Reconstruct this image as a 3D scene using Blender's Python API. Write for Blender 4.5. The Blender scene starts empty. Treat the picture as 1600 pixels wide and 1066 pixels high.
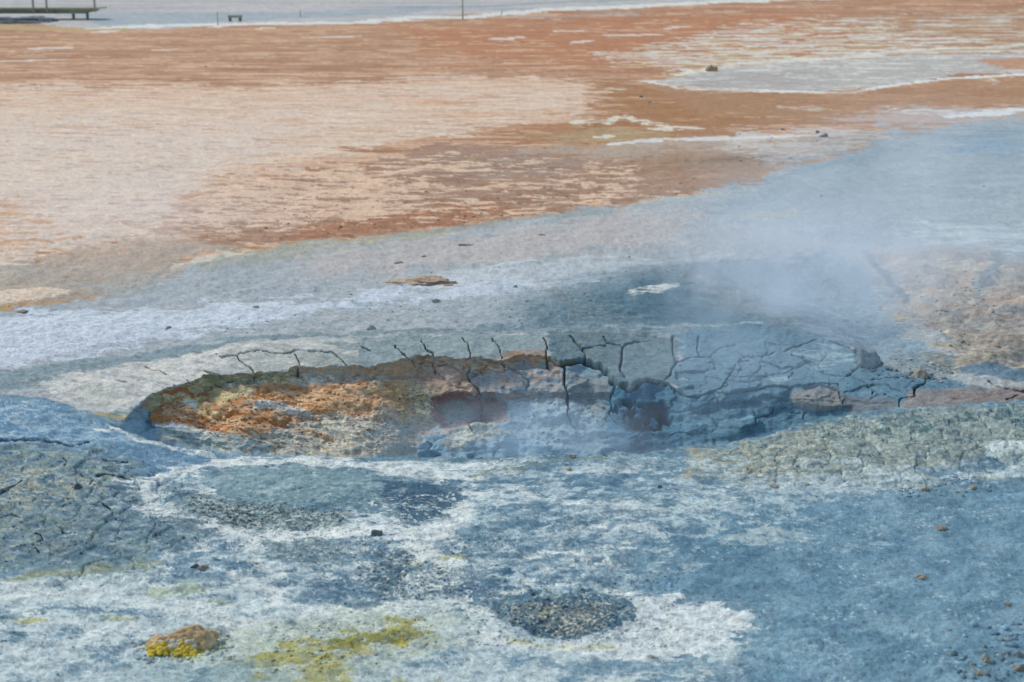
import bpy, math, random
import numpy as np
from mathutils import Vector, noise as mnoise
F32 = np.float32
random.seed(7)

# ------------------------------------------------------------------ camera, sky, sun, exposure
scene = bpy.context.scene
CAM_H, PITCH, FPX = 2.2, math.radians(15.0), 2222.2
cam_d = bpy.data.cameras.new('camera')
cam = bpy.data.objects.new('camera', cam_d)
scene.collection.objects.link(cam)
cam.location = (0, 0, CAM_H)
cam.rotation_euler = (math.radians(90) - PITCH, 0, 0)
cam_d.sensor_width = 36.0
cam_d.lens = 50.0
cam_d.clip_end = 5000
cam_d.dof.use_dof = True
cam_d.dof.focus_distance = 7.6
cam_d.dof.aperture_fstop = 3.8
scene.camera = cam

SUN_EL, SUN_AZ = math.radians(47), math.radians(-56)      # azimuth from +Y towards +X
world = bpy.data.worlds.new('World')
scene.world = world
world.use_nodes = True
wn = world.node_tree
wn.nodes.clear()
sky = wn.nodes.new('ShaderNodeTexSky')
sky.sky_type = 'NISHITA'
sky.sun_disc = False
sky.sun_elevation = SUN_EL
sky.sun_rotation = SUN_AZ
bg = wn.nodes.new('ShaderNodeBackground')
bg.inputs['Strength'].default_value = 0.15
wo = wn.nodes.new('ShaderNodeOutputWorld')
wn.links.new(sky.outputs[0], bg.inputs[0])
wn.links.new(bg.outputs[0], wo.inputs[0])
sun_d = bpy.data.lights.new('sun', 'SUN')
sun_d.energy = 1.7
sun_d.angle = math.radians(14)
sun_d.color = (1.0, 0.95, 0.88)
sun = bpy.data.objects.new('sun', sun_d)
scene.collection.objects.link(sun)
sdir = Vector((math.sin(SUN_AZ) * math.cos(SUN_EL), math.cos(SUN_AZ) * math.cos(SUN_EL), math.sin(SUN_EL)))
sun.rotation_euler = sdir.to_track_quat('Z', 'Y').to_euler()
scene.view_settings.view_transform = 'Standard'
scene.view_settings.look = 'None'
scene.view_settings.exposure = 0.25
scene.view_settings.gamma = 1.0
scene.view_settings.use_curve_mapping = False
scene.cycles.use_denoising = True
scene.cycles.max_bounces = 6
scene.cycles.volume_bounces = 3
scene.cycles.volume_max_steps = 96
scene.cycles.volume_step_rate = 2.0

LIGHT = np.array([0.865, 0.95, 1.185])      # light reaching open ground, to turn seen colours into surface colours

# ------------------------------------------------------------------ small helpers
def tag(o, label=None, cat=None, group=None, kind=None):
    if label: o['label'] = label
    if cat: o['category'] = cat
    if group: o['group'] = group
    if kind: o['kind'] = kind
    return o

def srgb2lin(c):
    c = np.asarray(c, dtype=np.float64) / 255.0
    return np.where(c <= 0.04045, c / 12.92, ((c + 0.055) / 1.055) ** 2.4)

def albedo(c):
    return np.clip(srgb2lin(c) / LIGHT, 0.004, 0.88)

def ray_point(u, v, h=0.0):
    """ground point at height h seen at photo position u, v"""
    cp, sp = math.cos(PITCH), math.sin(PITCH)
    a = (u - 800.0) / FPX
    b = (533.0 - v) / FPX
    dy = cp + b * sp
    dz = -sp + b * cp
    t = (CAM_H - h) / (-dz)
    return a * t, dy * t, h + 0 * t

# ------------------------------------------------------------------ noise
_rng = np.random.RandomState(11)
TAB = _rng.rand(8, 512, 512).astype(F32) * 2 - 1

def vnoise(x, y, k=0):
    xi = np.floor(x); yi = np.floor(y)
    fx = (x - xi).astype(F32); fy = (y - yi).astype(F32)
    fx = fx * fx * (3 - 2 * fx); fy = fy * fy * (3 - 2 * fy)
    xi = xi.astype(np.int32) & 511; yi = yi.astype(np.int32) & 511
    x1 = (xi + 1) & 511; y1 = (yi + 1) & 511
    T = TAB[k % 8]
    a = T[yi, xi]; b = T[yi, x1]; c = T[y1, xi]; d = T[y1, x1]
    t = a + (b - a) * fx
    return t + (c + (d - c) * fx - t) * fy

def fbm(x, y, octs=4, seed=0, gain=0.55):
    r = seed * 1.37 + 0.4
    ca, sa = math.cos(r), math.sin(r)
    out = 0; amp = 1.0; tot = 0
    for i in range(octs):
        xr = (x * ca - y * sa) + seed * 17.3 + i * 5.1
        yr = (x * sa + y * ca) + seed * 9.7 + i * 3.3
        out = out + amp * vnoise(xr, yr, seed + i)
        tot += amp * amp
        amp *= gain; x = x * 2.03; y = y * 2.03
        ca, sa = ca * 0.8 - sa * 0.6, sa * 0.8 + ca * 0.6
    return (out / math.sqrt(tot)).astype(F32) * 1.2

def cells(x, y, seed=0):
    """distance to nearest cell border (f2-f1) and a value per cell"""
    xi = np.floor(x).astype(np.int32); yi = np.floor(y).astype(np.int32)
    f1 = np.full(x.shape, 9.0, F32); f2 = f1.copy(); val = np.zeros(x.shape, F32)
    for dx in (-1, 0, 1):
        for dy in (-1, 0, 1):
            cx = (xi + dx) & 511; cy = (yi + dy) & 511
            px = xi + dx + 0.5 + 0.45 * TAB[seed % 8][cy, cx]
            py = yi + dy + 0.5 + 0.45 * TAB[(seed + 1) % 8][cy, cx]
            d = np.sqrt((px - x) ** 2 + (py - y) ** 2).astype(F32)
            nearer = d < f1
            f2 = np.where(nearer, f1, np.minimum(f2, d))
            val = np.where(nearer, TAB[(seed + 2) % 8][cy, cx], val)
            f1 = np.where(nearer, d, f1)
    return f2 - f1, val

def sstep(a, b, x):
    t = np.clip((x - a) / (b - a), 0, 1)
    return t * t * (3 - 2 * t)

# ------------------------------------------------------------------ the lie of the land: outlines traced as polylines
RIM = [(-400, 600), (0, 612), (70, 620), (110, 632), (150, 648), (200, 675), (260, 693), (350, 706), (450, 711), (600, 714),
       (750, 713), (900, 712), (1000, 706), (1080, 697), (1150, 688), (1190, 680), (1240, 667), (1290, 657), (1350, 645),
       (1400, 640), (1450, 636), (1540, 632), (1600, 628), (2000, 616)]
OUTER = [(-400, 606), (0, 604), (60, 600), (130, 580), (250, 560), (400, 535), (600, 519), (800, 516), (1000, 512),
         (1200, 508), (1300, 525), (1350, 548), (1420, 588), (1500, 596), (1600, 616), (2000, 612)]
LIP = [(-400, 610), (120, 640), (190, 660), (222, 630), (234, 621), (261, 610), (294, 597), (326, 586), (357, 587), (393, 584), (427, 582),
       (447, 578), (464, 570), (544, 571), (575, 573), (605, 569), (638, 560), (654, 556), (679, 558), (717, 563), (751, 562),
       (785, 564), (814, 555), (852, 558), (875, 565), (915, 563), (941, 574), (962, 596), (986, 606), (1002, 597),
       (1024, 596), (1043, 600), (1057, 610), (1078, 619), (1105, 616), (1116, 609), (1133, 616), (1169, 605), (1204, 603),
       (1230, 600), (1255, 604), (1282, 602), (1310, 606), (1330, 622), (1360, 632), (1410, 634), (1600, 627), (2000, 616)]
LIPB = [(-400, 612), (120, 642), (190, 662), (222, 650), (240, 640), (254, 630), (290, 620), (335, 609), (369, 599), (393, 598), (425, 600), (447, 598),
        (465, 586), (510, 583), (544, 585), (575, 584), (605, 583), (648, 586), (653, 575), (695, 573), (722, 579), (753, 584),
        (762, 581), (785, 580), (803, 570), (819, 563), (843, 564), (880, 570), (915, 566), (938, 575), (960, 597), (986, 609),
        (1004, 600), (1024, 599), (1043, 603), (1057, 613), (1078, 622), (1105, 619), (1116, 612), (1133, 619), (1169, 608),
        (1204, 607), (1230, 604), (1255, 608), (1282, 606), (1310, 612), (1330, 628), (1360, 634), (1410, 636), (1600, 629), (2000, 618)]

def line(pts, u, wob=0.0, seed=3):
    p = np.array(pts, float)
    r = np.interp(u, p[:, 0], p[:, 1])
    if wob:
        r = r + wob * fbm(u / 22.0, 0 * u + seed * 3.1, 4, seed)
    return r

STEP_U = 1.5
U = np.arange(-330, 1931, STEP_U)
NU = len(U)
u_edge = sstep(40, 260, U) * 1.0
rimv = line(RIM, U, 1.5, 2)
# photo rows of the sheet, upper part (far land, back of the crater) and lower part (near ground)
far = -62.4 + np.concatenate([[6.0, 7.5], np.arange(9, 60, 1.5)])
va_fixed = np.concatenate([far, np.arange(far[-1] + 1.4, 478, 1.4)])
n_dense = 235
n_near = 120
vb_fixed = np.concatenate([np.arange(801.5, 1150, 1.4), np.arange(1152, 1500, 6.0)])
VA = np.concatenate([np.repeat(va_fixed[:, None], NU, 1),
                     479 + (rimv[None, :] - 479) * np.linspace(0, 1, n_dense)[:, None]], 0)
s = np.linspace(0, 1, n_near)[:, None]
VB = np.concatenate([rimv[None, :] + 0.4 + (800 - rimv[None, :] - 0.4) * s, np.repeat(vb_fixed[:, None], NU, 1)], 0)
NA, NB = VA.shape[0], VB.shape[0]
UA = np.repeat(U[None, :], NA, 0)
UB = np.repeat(U[None, :], NB, 0)

def ecc(u, v):
    """coordinates in which land patterns keep an even grain: across, and logarithm of distance"""
    b = (533.0 - v) / FPX
    dy = math.cos(PITCH) + b * math.sin(PITCH)
    dz = -math.sin(PITCH) + b * math.cos(PITCH)
    Y = CAM_H * dy / np.maximum(-dz, 1e-4)
    return (u - 800.0) * (1 + 0 * v), FPX * np.log(Y)

def seg_dist(u, v, pts, ky=1.0, closed=False):
    best = np.full(u.shape, 1e9, F32)
    n = len(pts)
    for i in range(n if closed else n - 1):
        (x0, y0), (x1, y1) = pts[i], pts[(i + 1) % n]
        ax, ay = x1 - x0, (y1 - y0) * ky
        L = ax * ax + ay * ay + 1e-9
        px, py = u - x0, (v - y0) * ky
        t = np.clip((px * ax + py * ay) / L, 0, 1)
        d = np.hypot(px - t * ax, py - t * ay)
        best = np.minimum(best, d)
    return best

def inside(u, v, pts):
    r = np.zeros(u.shape, bool)
    n = len(pts)
    for i in range(n):
        (x0, y0), (x1, y1) = pts[i], pts[(i + 1) % n]
        if y0 == y1: continue
        c = ((y0 > v) != (y1 > v)) & (u < (x1 - x0) * (v - y0) / (y1 - y0) + x0)
        r ^= c
    return r

def poly_mask(u, v, pts, f, ky=3.0):
    """soft mask, 1 inside; only evaluated near the outline"""
    p = np.array(pts, float)
    m = np.zeros(u.shape, F32)
    sel = (u > p[:, 0].min() - f) & (u < p[:, 0].max() + f) & (v > p[:, 1].min() - f / ky) & (v < p[:, 1].max() + f / ky)
    if not sel.any(): return m
    us, vs = u[sel], v[sel]
    d = seg_dist(us, vs, pts, ky, True)
    d = np.where(inside(us, vs, pts), d, -d)
    m[sel] = sstep(-f, f, d)
    return m

def stroke_mask(u, v, pts, w, f=None, ky=3.0):
    f = f or w * 0.5
    p = np.array(pts, float)
    m = np.zeros(u.shape, F32)
    g = w + f
    sel = (u > p[:, 0].min() - g) & (u < p[:, 0].max() + g) & (v > p[:, 1].min() - g / ky) & (v < p[:, 1].max() + g / ky)
    if not sel.any(): return m
    d = seg_dist(u[sel], v[sel], pts, ky)
    m[sel] = 1 - sstep(w - f, w + f, d)
    return m

# ------------------------------------------------------------------ heights
cp, sp = math.cos(PITCH), math.sin(PITCH)
def wall_rate(u, v):
    """drop in metres per photo row of an upright face at that place"""
    b = (533.0 - v) / FPX
    dy = cp + b * sp; dz = -sp + b * cp
    t = CAM_H / (-dz)
    return t * (dy * cp - dz * -sp * 0 + 0 * dy) / FPX * 1.0 / (dy)  # slant distance / focal length

# mound behind the crater: rise towards its crest, drop behind it
CREST = [(820, 452), (900, 432), (960, 418), (1030, 411), (1080, 418), (1120, 445), (1150, 463), (1200, 482), (1250, 499),
         (1300, 521), (1335, 545), (1350, 560)]
def crest_height(u, v):
    cv = np.interp(u, [p[0] for p in CREST], [p[1] for p in CREST])
    amp = np.interp(u, [820, 900, 1030, 1120, 1250, 1335, 1360], [0, 0.02, 0.075, 0.11, 0.10, 0.06, 0.0])
    base = cv + np.interp(u, [820, 1030, 1350], [60, 95, 45])
    up = sstep(0, 1, np.clip((base - v) / np.maximum(base - cv, 1), 0, 1))
    behind = 1 - sstep(0, 26, cv - v)
    return amp * np.where(v >= cv, up, behind)

# pit behind the mound and lumpy hillocks at right
def hillocks(u, v):
    h = 0
    for (pu, pv, ru, rv, a) in [(1440, 405, 110, 26, .06), (1370, 520, 60, 40, -.08), (1520, 470, 90, 30, .05), (1590, 430, 60, 30, .03),
                                (1450, 500, 60, 26, .03), (1560, 540, 90, 26, .05), (1430, 440, 60, 14, -.02), (1200, 440, 120, 40, -.10),
                                (1300, 470, 80, 40, -.08), (1530, 440, 22, 14, .03),
                                (1270, 215, 90, 14, .10), (1130, 240, 150, 14, .10), (1110, 120, 80, 8, .05),
                                (60, 455, 60, 10, .03), (1390, 205, 60, 8, .05)]:
        h = h + a * np.exp(-((u - pu) / ru) ** 2 - ((v - pv) / rv) ** 2)
    return h

hA = crest_height(UA, VA) + hillocks(UA, VA)
# inside the crater: integrate the slope down every column
k_wall = (CAM_H / np.sin(PITCH + np.arctan((VA - 533) / FPX))) / FPX / np.cos(PITCH + np.arctan((VA - 533) / FPX))
LPW = line(LIP, U, 1.2, 5)[None, :]
LP = line(LIP, U, 0.0, 5)[None, :]
LB = line(LIPB, U, 0.0, 6)[None, :]
LB = np.maximum(LB, LP + 1.5)
OUT = line(OUTER, U, 1.5, 4)[None, :]
RM = rimv[None, :]
rate = np.zeros_like(VA)
wu = sstep(60, 300, UA)                                      # shelf fades out at far left
shelf = (VA > OUT) & (VA <= LP)
rate[shelf] = 0.14
rate = np.where(shelf, 0.14 + 0.20 * sstep(480, 700, UA) - 0.10 * sstep(1050, 1200, UA), rate)
inner = (VA > LB)
rate = np.where(inner, 0.50 + 0.26 * sstep(560, 720, UA) - 0.20 * sstep(1060, 1180, UA), rate)
face = (VA > LP) & (VA <= LB)
rate = np.where(face, 1.15, rate)
# ledges inside the crater: (line, thickness in rows, slope)
LEDGES = [
    ([(640, 622), (680, 618), (722, 621), (752, 619), (790, 622), (850, 617), (930, 619), (955, 617)], 4, 1.35),
    ([(225, 650), (240, 668), (300, 690), (350, 700)], 3, 1.2),
    ([(400, 690), (440, 660), (490, 645), (520, 655)], 3, 1.1),
    ([(480, 668), (500, 680), (520, 700)], 3, 1.1),
    ([(955, 650), (965, 662), (1000, 668), (1035, 670)], 3, 1.2),
    ([(1104, 696), (1150, 680), (1180, 668), (1182, 655), (1205, 645), (1212, 636)], 4, 1.2),
    ([(1212, 636), (1225, 620), (1236, 606)], 3, 1.2),
    ([(1236, 630), (1256, 636), (1300, 640), (1330, 636)], 5, 1.3),
    ([(1254, 655), (1268, 640), (1275, 632)], 3, 1.0),
    ([(1060, 655), (1100, 640), (1140, 628), (1200, 622)], 3, 1.2),
    ([(1075, 690), (1120, 664), (1160, 650)], 3, 1.2),
    ([(1130, 672), (1150, 662), (1175, 655)], 2, -.3),
    ([(640, 690), (668, 672), (690, 668), (720, 662), (760, 658), (790, 657)], 3, -0.6),
]
for pts, th, rt in LEDGES:
    m = stroke_mask(UA, VA, pts, th, 2.0, 1.0)
    rate = rate * (1 - m) + rt * m
n1 = fbm(UA / 60.0, VA / 22.0, 4, 2)
n2 = fbm(UA / 18.0, VA / 8.0, 3, 5)

dv = np.diff(VA, axis=0, prepend=VA[:1] - 1)
act = sstep(90, 240, UA) * (1 - 0.75 * sstep(1330, 1480, UA))
drop = np.cumsum(rate * k_wall * dv * act * (VA > 480), axis=0)
def smooth_u(a, n):
    k = np.exp(-np.linspace(-2, 2, 2 * n + 1) ** 2); k /= k.sum()
    p = np.pad(a, ((0, 0), (n, n)), 'edge'); out = np.zeros_like(a)
    for i in range(2 * n + 1): out += k[i] * p[:, i:i + a.shape[1]]
    return out
d_soft = smooth_u(drop, 26)
near_lip = 1 - sstep(6, 26, VA - LB)
drop = smooth_u(drop, 5) * near_lip + d_soft * (1 - near_lip)
hA = hA - drop * 1.0
hA = np.where(VA > OUT, hA, hA)
# near ground
def near_height(u, v):
    h = 0.05 * np.exp(-((u - 40) / 170) ** 2 - ((v - 640) / 50) ** 2)
    for (pu, pv, ru, rv, a) in [(880, 958, 110, 30, .045), (450, 760, 180, 34, .035), (650, 775, 90, 34, -.02), (1480, 690, 260, 32, .035),
                                (600, 860, 70, 40, .012), (760, 820, 60, 26, .015), (140, 760, 140, 60, .02), (1300, 900, 200, 80, -.015),
                                (640, 985, 60, 16, .018), (520, 1010, 90, 18, .012), (340, 840, 130, 30, -.012)]:
        h = h + a * np.exp(-((u - pu) / ru) ** 2 - ((v - pv) / rv) ** 2)
    return h
hB = near_height(UB, VB)

XA, YA, ZA = ray_point(UA, VA, hA)
XB, YB, ZB = ray_point(UB, VB, hB)
# hidden near wall of the crater between the rim and the first visible row beyond it
NW = 30
t = np.linspace(0, 1, NW + 2)[1:-1][:, None]
x0, y0, z0 = XA[-1][None], YA[-1][None], ZA[-1][None]
x1, y1, z1 = XB[0][None], YB[0][None], ZB[0][None]
jump = np.maximum(y0 - y1, 0)
# from the far point (t=0) across the floor, then up the near wall (t=1)
sag = np.sin(np.pi * t ** 1.4) * jump * 0.16
XW = x0 + (x1 - x0) * t
YW = y0 + (y1 - y0) * (1 - (1 - t) ** 1.5)
ZW = z0 + (z1 - z0) * t ** 2.2 - sag
UW = np.repeat(U[None, :], NW, 0)
VW = np.repeat(rimv[None, :], NW, 0) - 6 * (1 - t)
X = np.concatenate([XA, XW, XB]); Y = np.concatenate([YA, YW, YB]); Z = np.concatenate([ZA, ZW, ZB])
UU = np.concatenate([UA, UW, UB]).astype(F32); VV = np.concatenate([VA, VW, VB]).astype(F32)
NR = X.shape[0]
isW = np.zeros((NR, 1), bool); isW[NA:NA + NW] = True
isB = np.zeros((NR, 1), bool); isB[NA + NW:] = True
E0, E1 = ecc(UU.astype(np.float64), VV.astype(np.float64))
E0 = E0.astype(F32); E1 = E1.astype(F32)
OUTF = np.broadcast_to(OUT, X.shape); LPF = np.broadcast_to(LP, X.shape); RMF = np.broadcast_to(RM, X.shape)
in_crater = (~isB) & (VV > LPF) & (UU > 130) & (UU < 1500)
in_basin = ((~isB) & (VV > OUTF)) & (UU > 20)

# ------------------------------------------------------------------ relief
dist = np.hypot(X, Y)
scale = dist / 7.0
dz = np.zeros_like(X)
dz += 0.013 * np.minimum(scale, 1.4) * fbm(X / 0.55, Y / 0.55, 4, 1) * (1 - .8 * sstep(12, 22, dist))                       # soft swells
dz += 0.0055 * fbm(X / 0.07, Y / 0.07, 3, 3) * np.clip(12 / dist, 0, 1)
dz += 0.06 * fbm(X / 14.0, Y / 14.0, 2, 6) * sstep(16, 50, dist)            # far plain rolls
dz += 0.006 * fbm(X / 0.9, Y / 0.9, 3, 4) * sstep(9, 16, dist) * (1 - sstep(24, 40, dist))

# mud plates with cracks between: left foreground and the rubble bank at right
mL = poly_mask(UU, VV, [(-330, 690), (60, 690), (260, 700), (300, 760), (330, 830), (250, 900), (0, 930), (-330, 960)], 60)
mR = poly_mask(UU, VV, [(1150, 702), (1200, 684), (1300, 660), (1450, 640), (1930, 625), (1930, 800), (1620, 745), (1450, 760), (1250, 760), (1130, 740)], 26) * isB
wx = X + 0.05 * fbm(X / 0.2, Y / 0.2, 3, 2); wy = Y + 0.05 * fbm(X / 0.2, Y / 0.2, 3, 7)
cL, vL = cells(wx / 0.12, wy / 0.12, 1)
cR, vR = cells(wx / 0.12, wy / 0.13, 3)
crackL = (1 - sstep(0.0, 0.10, cL)) * sstep(-0.3, 0.3, fbm(X / 0.5, Y / 0.5, 3, 5))
crackR = (1 - sstep(0.0, 0.13, cR))
dz += mL * (-0.010 * crackL + 0.006 * vL)
dz += mR * (-0.009 * crackR + 0.005 * vR + 0.004 * fbm(X / 0.03, Y / 0.03, 3, 2))
# fine granular crust near the camera
gran = np.zeros_like(X, dtype=F32)
near = dist < 16
gx, gy = X[near], Y[near]
gr = fbm(gx / 0.022, gy / 0.022, 3, 6, 0.7)
gran[near] = gr
g_amp = 0.0012 + 0.0014 * sstep(-0.2, 0.8, fbm(X / 0.35, Y / 0.35, 3, 2))
GRIT = [([(300, 775), (440, 790), (540, 800), (520, 825), (400, 830), (300, 810)], .0022),
        ([(770, 945), (830, 925), (930, 925), (1000, 950), (960, 990), (880, 1000), (800, 980)], .003),
        ([(560, 850), (640, 850), (740, 900), (700, 930), (600, 940), (560, 900)], .002),
        ([(420, 840), (500, 835), (560, 860), (500, 890), (400, 880)], .001)]
gritm = np.zeros_like(X, dtype=F32)
for pts, a in GRIT:
    m = poly_mask(UU, VV, pts, 25); gritm = np.maximum(gritm, m)
    g_amp = g_amp + a * m
dz += g_amp * gran * (~in_crater) * np.clip(10 / dist, 0, 1) * (1 - sstep(13, 16, dist))
# hillocks at right: rough crusty slopes
mH = poly_mask(UU, VV, [(1345, 385), (1440, 388), (1560, 410), (1930, 420), (1930, 600), (1560, 590), (1470, 560), (1420, 500), (1370, 430)], 40, 2) * (~isB)
dz += mH * (0.024 * fbm(E0 / 60, E1 / 90, 4, 3, .5) + 0.002 * fbm(E0 / 6, E1 / 12, 3, 1))
# crater walls: push in and out along a sloping direction
wall_n = np.zeros_like(X, dtype=F32)
ic = in_crater & (~isW)
wall_n[ic] = (0.022 * fbm(UU[ic] / 60, VV[ic] / 24, 3, 6) + 0.006 * fbm(UU[ic] / 9, VV[ic] / 5, 3, 2)) * sstep(0, 14, (VV - LPF)[ic])
cb, vb = cells((UU[ic] + 10 * fbm(UU[ic] / 40, VV[ic] / 20, 3, 1)) / 84.0, (VV[ic] + 6 * fbm(UU[ic] / 40, VV[ic] / 20, 3, 2)) / 36.0, 4)
bl = 1 - 0.6 * sstep(230, 300, UU[ic]) * (1 - sstep(500, 640, UU[ic]))
wall_n[ic] += bl * (0.022 * vb - 0.020 * (1 - sstep(0, .10, cb)) * sstep(-.2, .4, vb)) * sstep(6, 22, (VV - LPF)[ic])
fc_ = (~isB) & (~isW) & (VV > LPF - 2) & (VV < np.broadcast_to(LB, X.shape) + 3) & (UU > 220) & (UU < 960)
wall_n[fc_] += 0.014 * fbm(UU[fc_] / 10, VV[fc_] / 6, 4, 3)
left = sstep(240, 330, UU) * (1 - sstep(560, 660, UU))
wall_n += (ic * left * 0.009 * fbm((UU + 2.4 * VV) / 60, (VV - UU * 0.42) / 7.0, 4, 1)).astype(F32)   # slanting ribs of the rusty slope
rightw = sstep(1000, 1100, UU)
wall_n *= (1 - 0.3 * rightw)
# cracks
CR = [
 ([(618, 538), (627, 549), (641, 560), (648, 574)], 1.5), ([(657, 531), (666, 542), (678, 551), (677, 572), (680, 584)], 1.6),
 ([(723, 529), (733, 540), (735, 556), (734, 568), (731, 584)], 1.5), ([(769, 529), (778, 540), (786, 563), (790, 580)], 1.2),
 ([(850, 528), (854, 540), (855, 563), (858, 574)], 1.8), ([(892, 527), (904, 540), (914, 554), (917, 568)], 2.3),
 ([(979, 536), (972, 542), (971, 562), (970, 583), (976, 591)], 2.1), ([(1026, 524), (1024, 528), (993, 533), (979, 536)], 1.3),
 ([(942, 527), (947, 539), (929, 544), (911, 545)], 1.2), ([(947, 537), (969, 538)], 1.1),
 ([(1052, 524), (1050, 548), (1056, 569), (1048, 588), (1040, 595)], 1.5), ([(1092, 526), (1089, 543), (1092, 559)], 1.1),
 ([(852, 560), (878, 568), (915, 565), (930, 570), (946, 582), (962, 598), (986, 609), (1002, 599), (1024, 598), (1043, 602)], 3.0),
 ([(915, 565), (930, 570), (946, 582), (962, 598), (986, 609), (1002, 599)], 7.0), ([(1002, 599), (1024, 598), (1043, 602)], 5.0), ([(878, 568), (915, 565)], 4.5),
 ([(1043, 602), (1057, 612), (1078, 621), (1105, 618), (1116, 611), (1133, 618)], 1.9),
 ([(962, 602), (956, 616), (954, 633), (953, 650)], 2.0),
 ([(874, 569), (883, 576), (882, 600), (888, 616), (887, 645)], 2.0), ([(729, 583), (735, 599), (751, 614), (752, 655)], 1.7),
 ([(733, 664), (738, 675)], 1.4),
 ([(335, 555), (346, 562), (371, 557), (387, 553), (402, 550), (443, 553), (465, 549), (519, 549), (533, 558), (542, 570)], .95),
 ([(371, 558), (375, 565), (391, 574), (396, 585), (396, 596)], 1.6), ([(459, 554), (467, 565), (465, 577)], 1.6),
 ([(321, 581), (344, 588)], 1.6), ([(290, 592), (303, 599)], 1.5), ([(272, 602), (298, 608)], 1.5),
 ([(1275, 531), (1257, 537), (1235, 544), (1227, 551)], 1.4), ([(1237, 554), (1265, 567), (1277, 577)], 1.7),
 ([(1330, 585), (1322, 590), (1340, 595), (1355, 599), (1365, 610), (1364, 619)], 1.6), ([(1455, 594), (1407, 593)], 1.2),
 ([(1447, 596), (1444, 602), (1431, 607)], 1.3), ([(1429, 609), (1429, 620)], 2.2), ([(1426, 622), (1412, 624), (1407, 627), (1404, 638)], 1.6),
 ([(1362, 566), (1380, 573), (1400, 580), (1420, 588)], 2.6), ([(1545, 600), (1570, 610), (1590, 614), (1620, 613)], 1.8),
 ([(1590, 620), (1572, 629)], 1.8), ([(1232, 605), (1255, 602), (1282, 600), (1310, 601), (1310, 612), (1316, 630)], 1.5),
 ([(1296, 595), (1296, 605)], 1.2), ([(1150, 571), (1133, 596)], 1.1), ([(1190, 559), (1189, 571), (1183, 581)], 1.1),
 ([(1295, 532), (1317, 538)], 1.4), ([(1133, 618), (1169, 608), (1204, 604), (1230, 602)], 1.6),
 ([(1180, 664), (1182, 655), (1205, 645), (1212, 637)], 1.8), ([(1262, 640), (1254, 654)], 1.6),
 ([(560, 536), (566, 543), (580, 546)], .9), ([(225, 572), (248, 578), (262, 586)], .8), ([(180, 596), (210, 604)], .8),
 ([(1130, 582), (1160, 590), (1200, 588)], .8), ([(1108, 560), (1116, 566), (1118, 580)], .9),
 ([(641, 560), (652, 566)], 1.4), ([(1040, 595), (1030, 598)], 1.2), ([(1056, 569), (1072, 562), (1092, 559), (1120, 562)], 1.0),
 ([(1227, 551), (1210, 552), (1190, 559), (1165, 556)], .9), ([(1277, 577), (1290, 584), (1322, 590)], 1.1), ([(1133, 596), (1128, 606), (1133, 616)], 1.0),
 ([(1183, 581), (1172, 592), (1169, 605)], 1.0), ([(1160, 590), (1172, 592), (1200, 588), (1232, 580), (1262, 566)], 1.0), ([(1232, 602), (1232, 590), (1240, 582)], 1.1),
 ([(1317, 538), (1336, 548), (1346, 560)], 1.4), ([(545, 572), (575, 574), (605, 570)], 1.2), ([(465, 577), (466, 588)], 1.8),
 ([(887, 645), (892, 660), (900, 672)], 1.0), ([(953, 650), (965, 662), (1000, 668)], 1.8), ([(1407, 593), (1380, 592), (1340, 595)], 1.0),
 ([(1116, 611), (1140, 600), (1133, 596)], .9), ([(1108, 560), (1120, 546), (1150, 540)], .7),
 ([(1080, 640), (1120, 625), (1126, 650)], .8),
]
CRB = [
 ([(0, 686), (60, 685), (92, 688), (101, 694), (140, 693)], 1.8), ([(97, 712), (104, 722), (100, 730)], 1.3), ([(160, 716), (200, 719)], 1.4),
 ([(125, 740), (130, 746), (146, 748), (140, 758)], 1.4), ([(150, 742), (178, 739), (205, 746)], 1.8), ([(0, 775), (14, 766), (26, 760), (34, 752)], 1.8),
 ([(55, 832), (66, 842), (52, 852), (60, 860)], 1.5), ([(88, 822), (104, 834), (118, 830)], 1.2), ([(160, 786), (172, 792)], 1.5),
 ([(0, 812), (20, 806), (30, 812)], 1.4),
]
crack = np.zeros_like(X, dtype=F32)
cu = UU + 1.6 * fbm(UU / 9, VV / 9, 2, 3); cv_ = VV + 1.2 * fbm(UU / 9, VV / 9, 2, 4)
for lst, flag, kw in ((CR, ~isB, .9), (CRB, isB, .68)):
    for pts, w in lst:
        w = w * kw
        p = np.array(pts, float); g = 14
        sel = flag & (UU > p[:, 0].min() - g) & (UU < p[:, 0].max() + g) & (VV > p[:, 1].min() - g) & (VV < p[:, 1].max() + g) & (~isW)
        d = seg_dist(cu[sel], cv_[sel], pts, 1.0) / (1 + .5 * fbm(UU[sel] / 11, VV[sel] / 8, 2, 1))
        # taper towards the ends
        crack[sel] = np.maximum(crack[sel], (min(w / 1.6, 1.4) if w < 3.6 else 2.0) * np.exp(-(d / (w * 0.50)) ** 2))
zc = poly_mask(UU, VV, [(1060, 560), (1200, 535), (1330, 560), (1420, 590), (1410, 640), (1200, 660), (1060, 640), (960, 660), (900, 640)], 20, 1.5) * (~isB) * (~isW)
q = zc > 0
c5, _v5 = cells((UU[q] + 14 * fbm(UU[q] / 40, VV[q] / 20, 3, 1)) / 44.0, (VV[q] + 7 * fbm(UU[q] / 40, VV[q] / 20, 3, 2)) / 19.0, 5)
crack[q] = np.maximum(crack[q], zc[q] * .17 * (1 - sstep(0, .055, c5)) * sstep(-.1, .4, fbm(UU[q] / 50, VV[q] / 25, 2, 6)))
push5 = np.zeros_like(crack); push5[q] = zc[q] * .012 * _v5
crack *= 1 - .35 * sstep(1045, 1130, UU) * (~isB)
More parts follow.
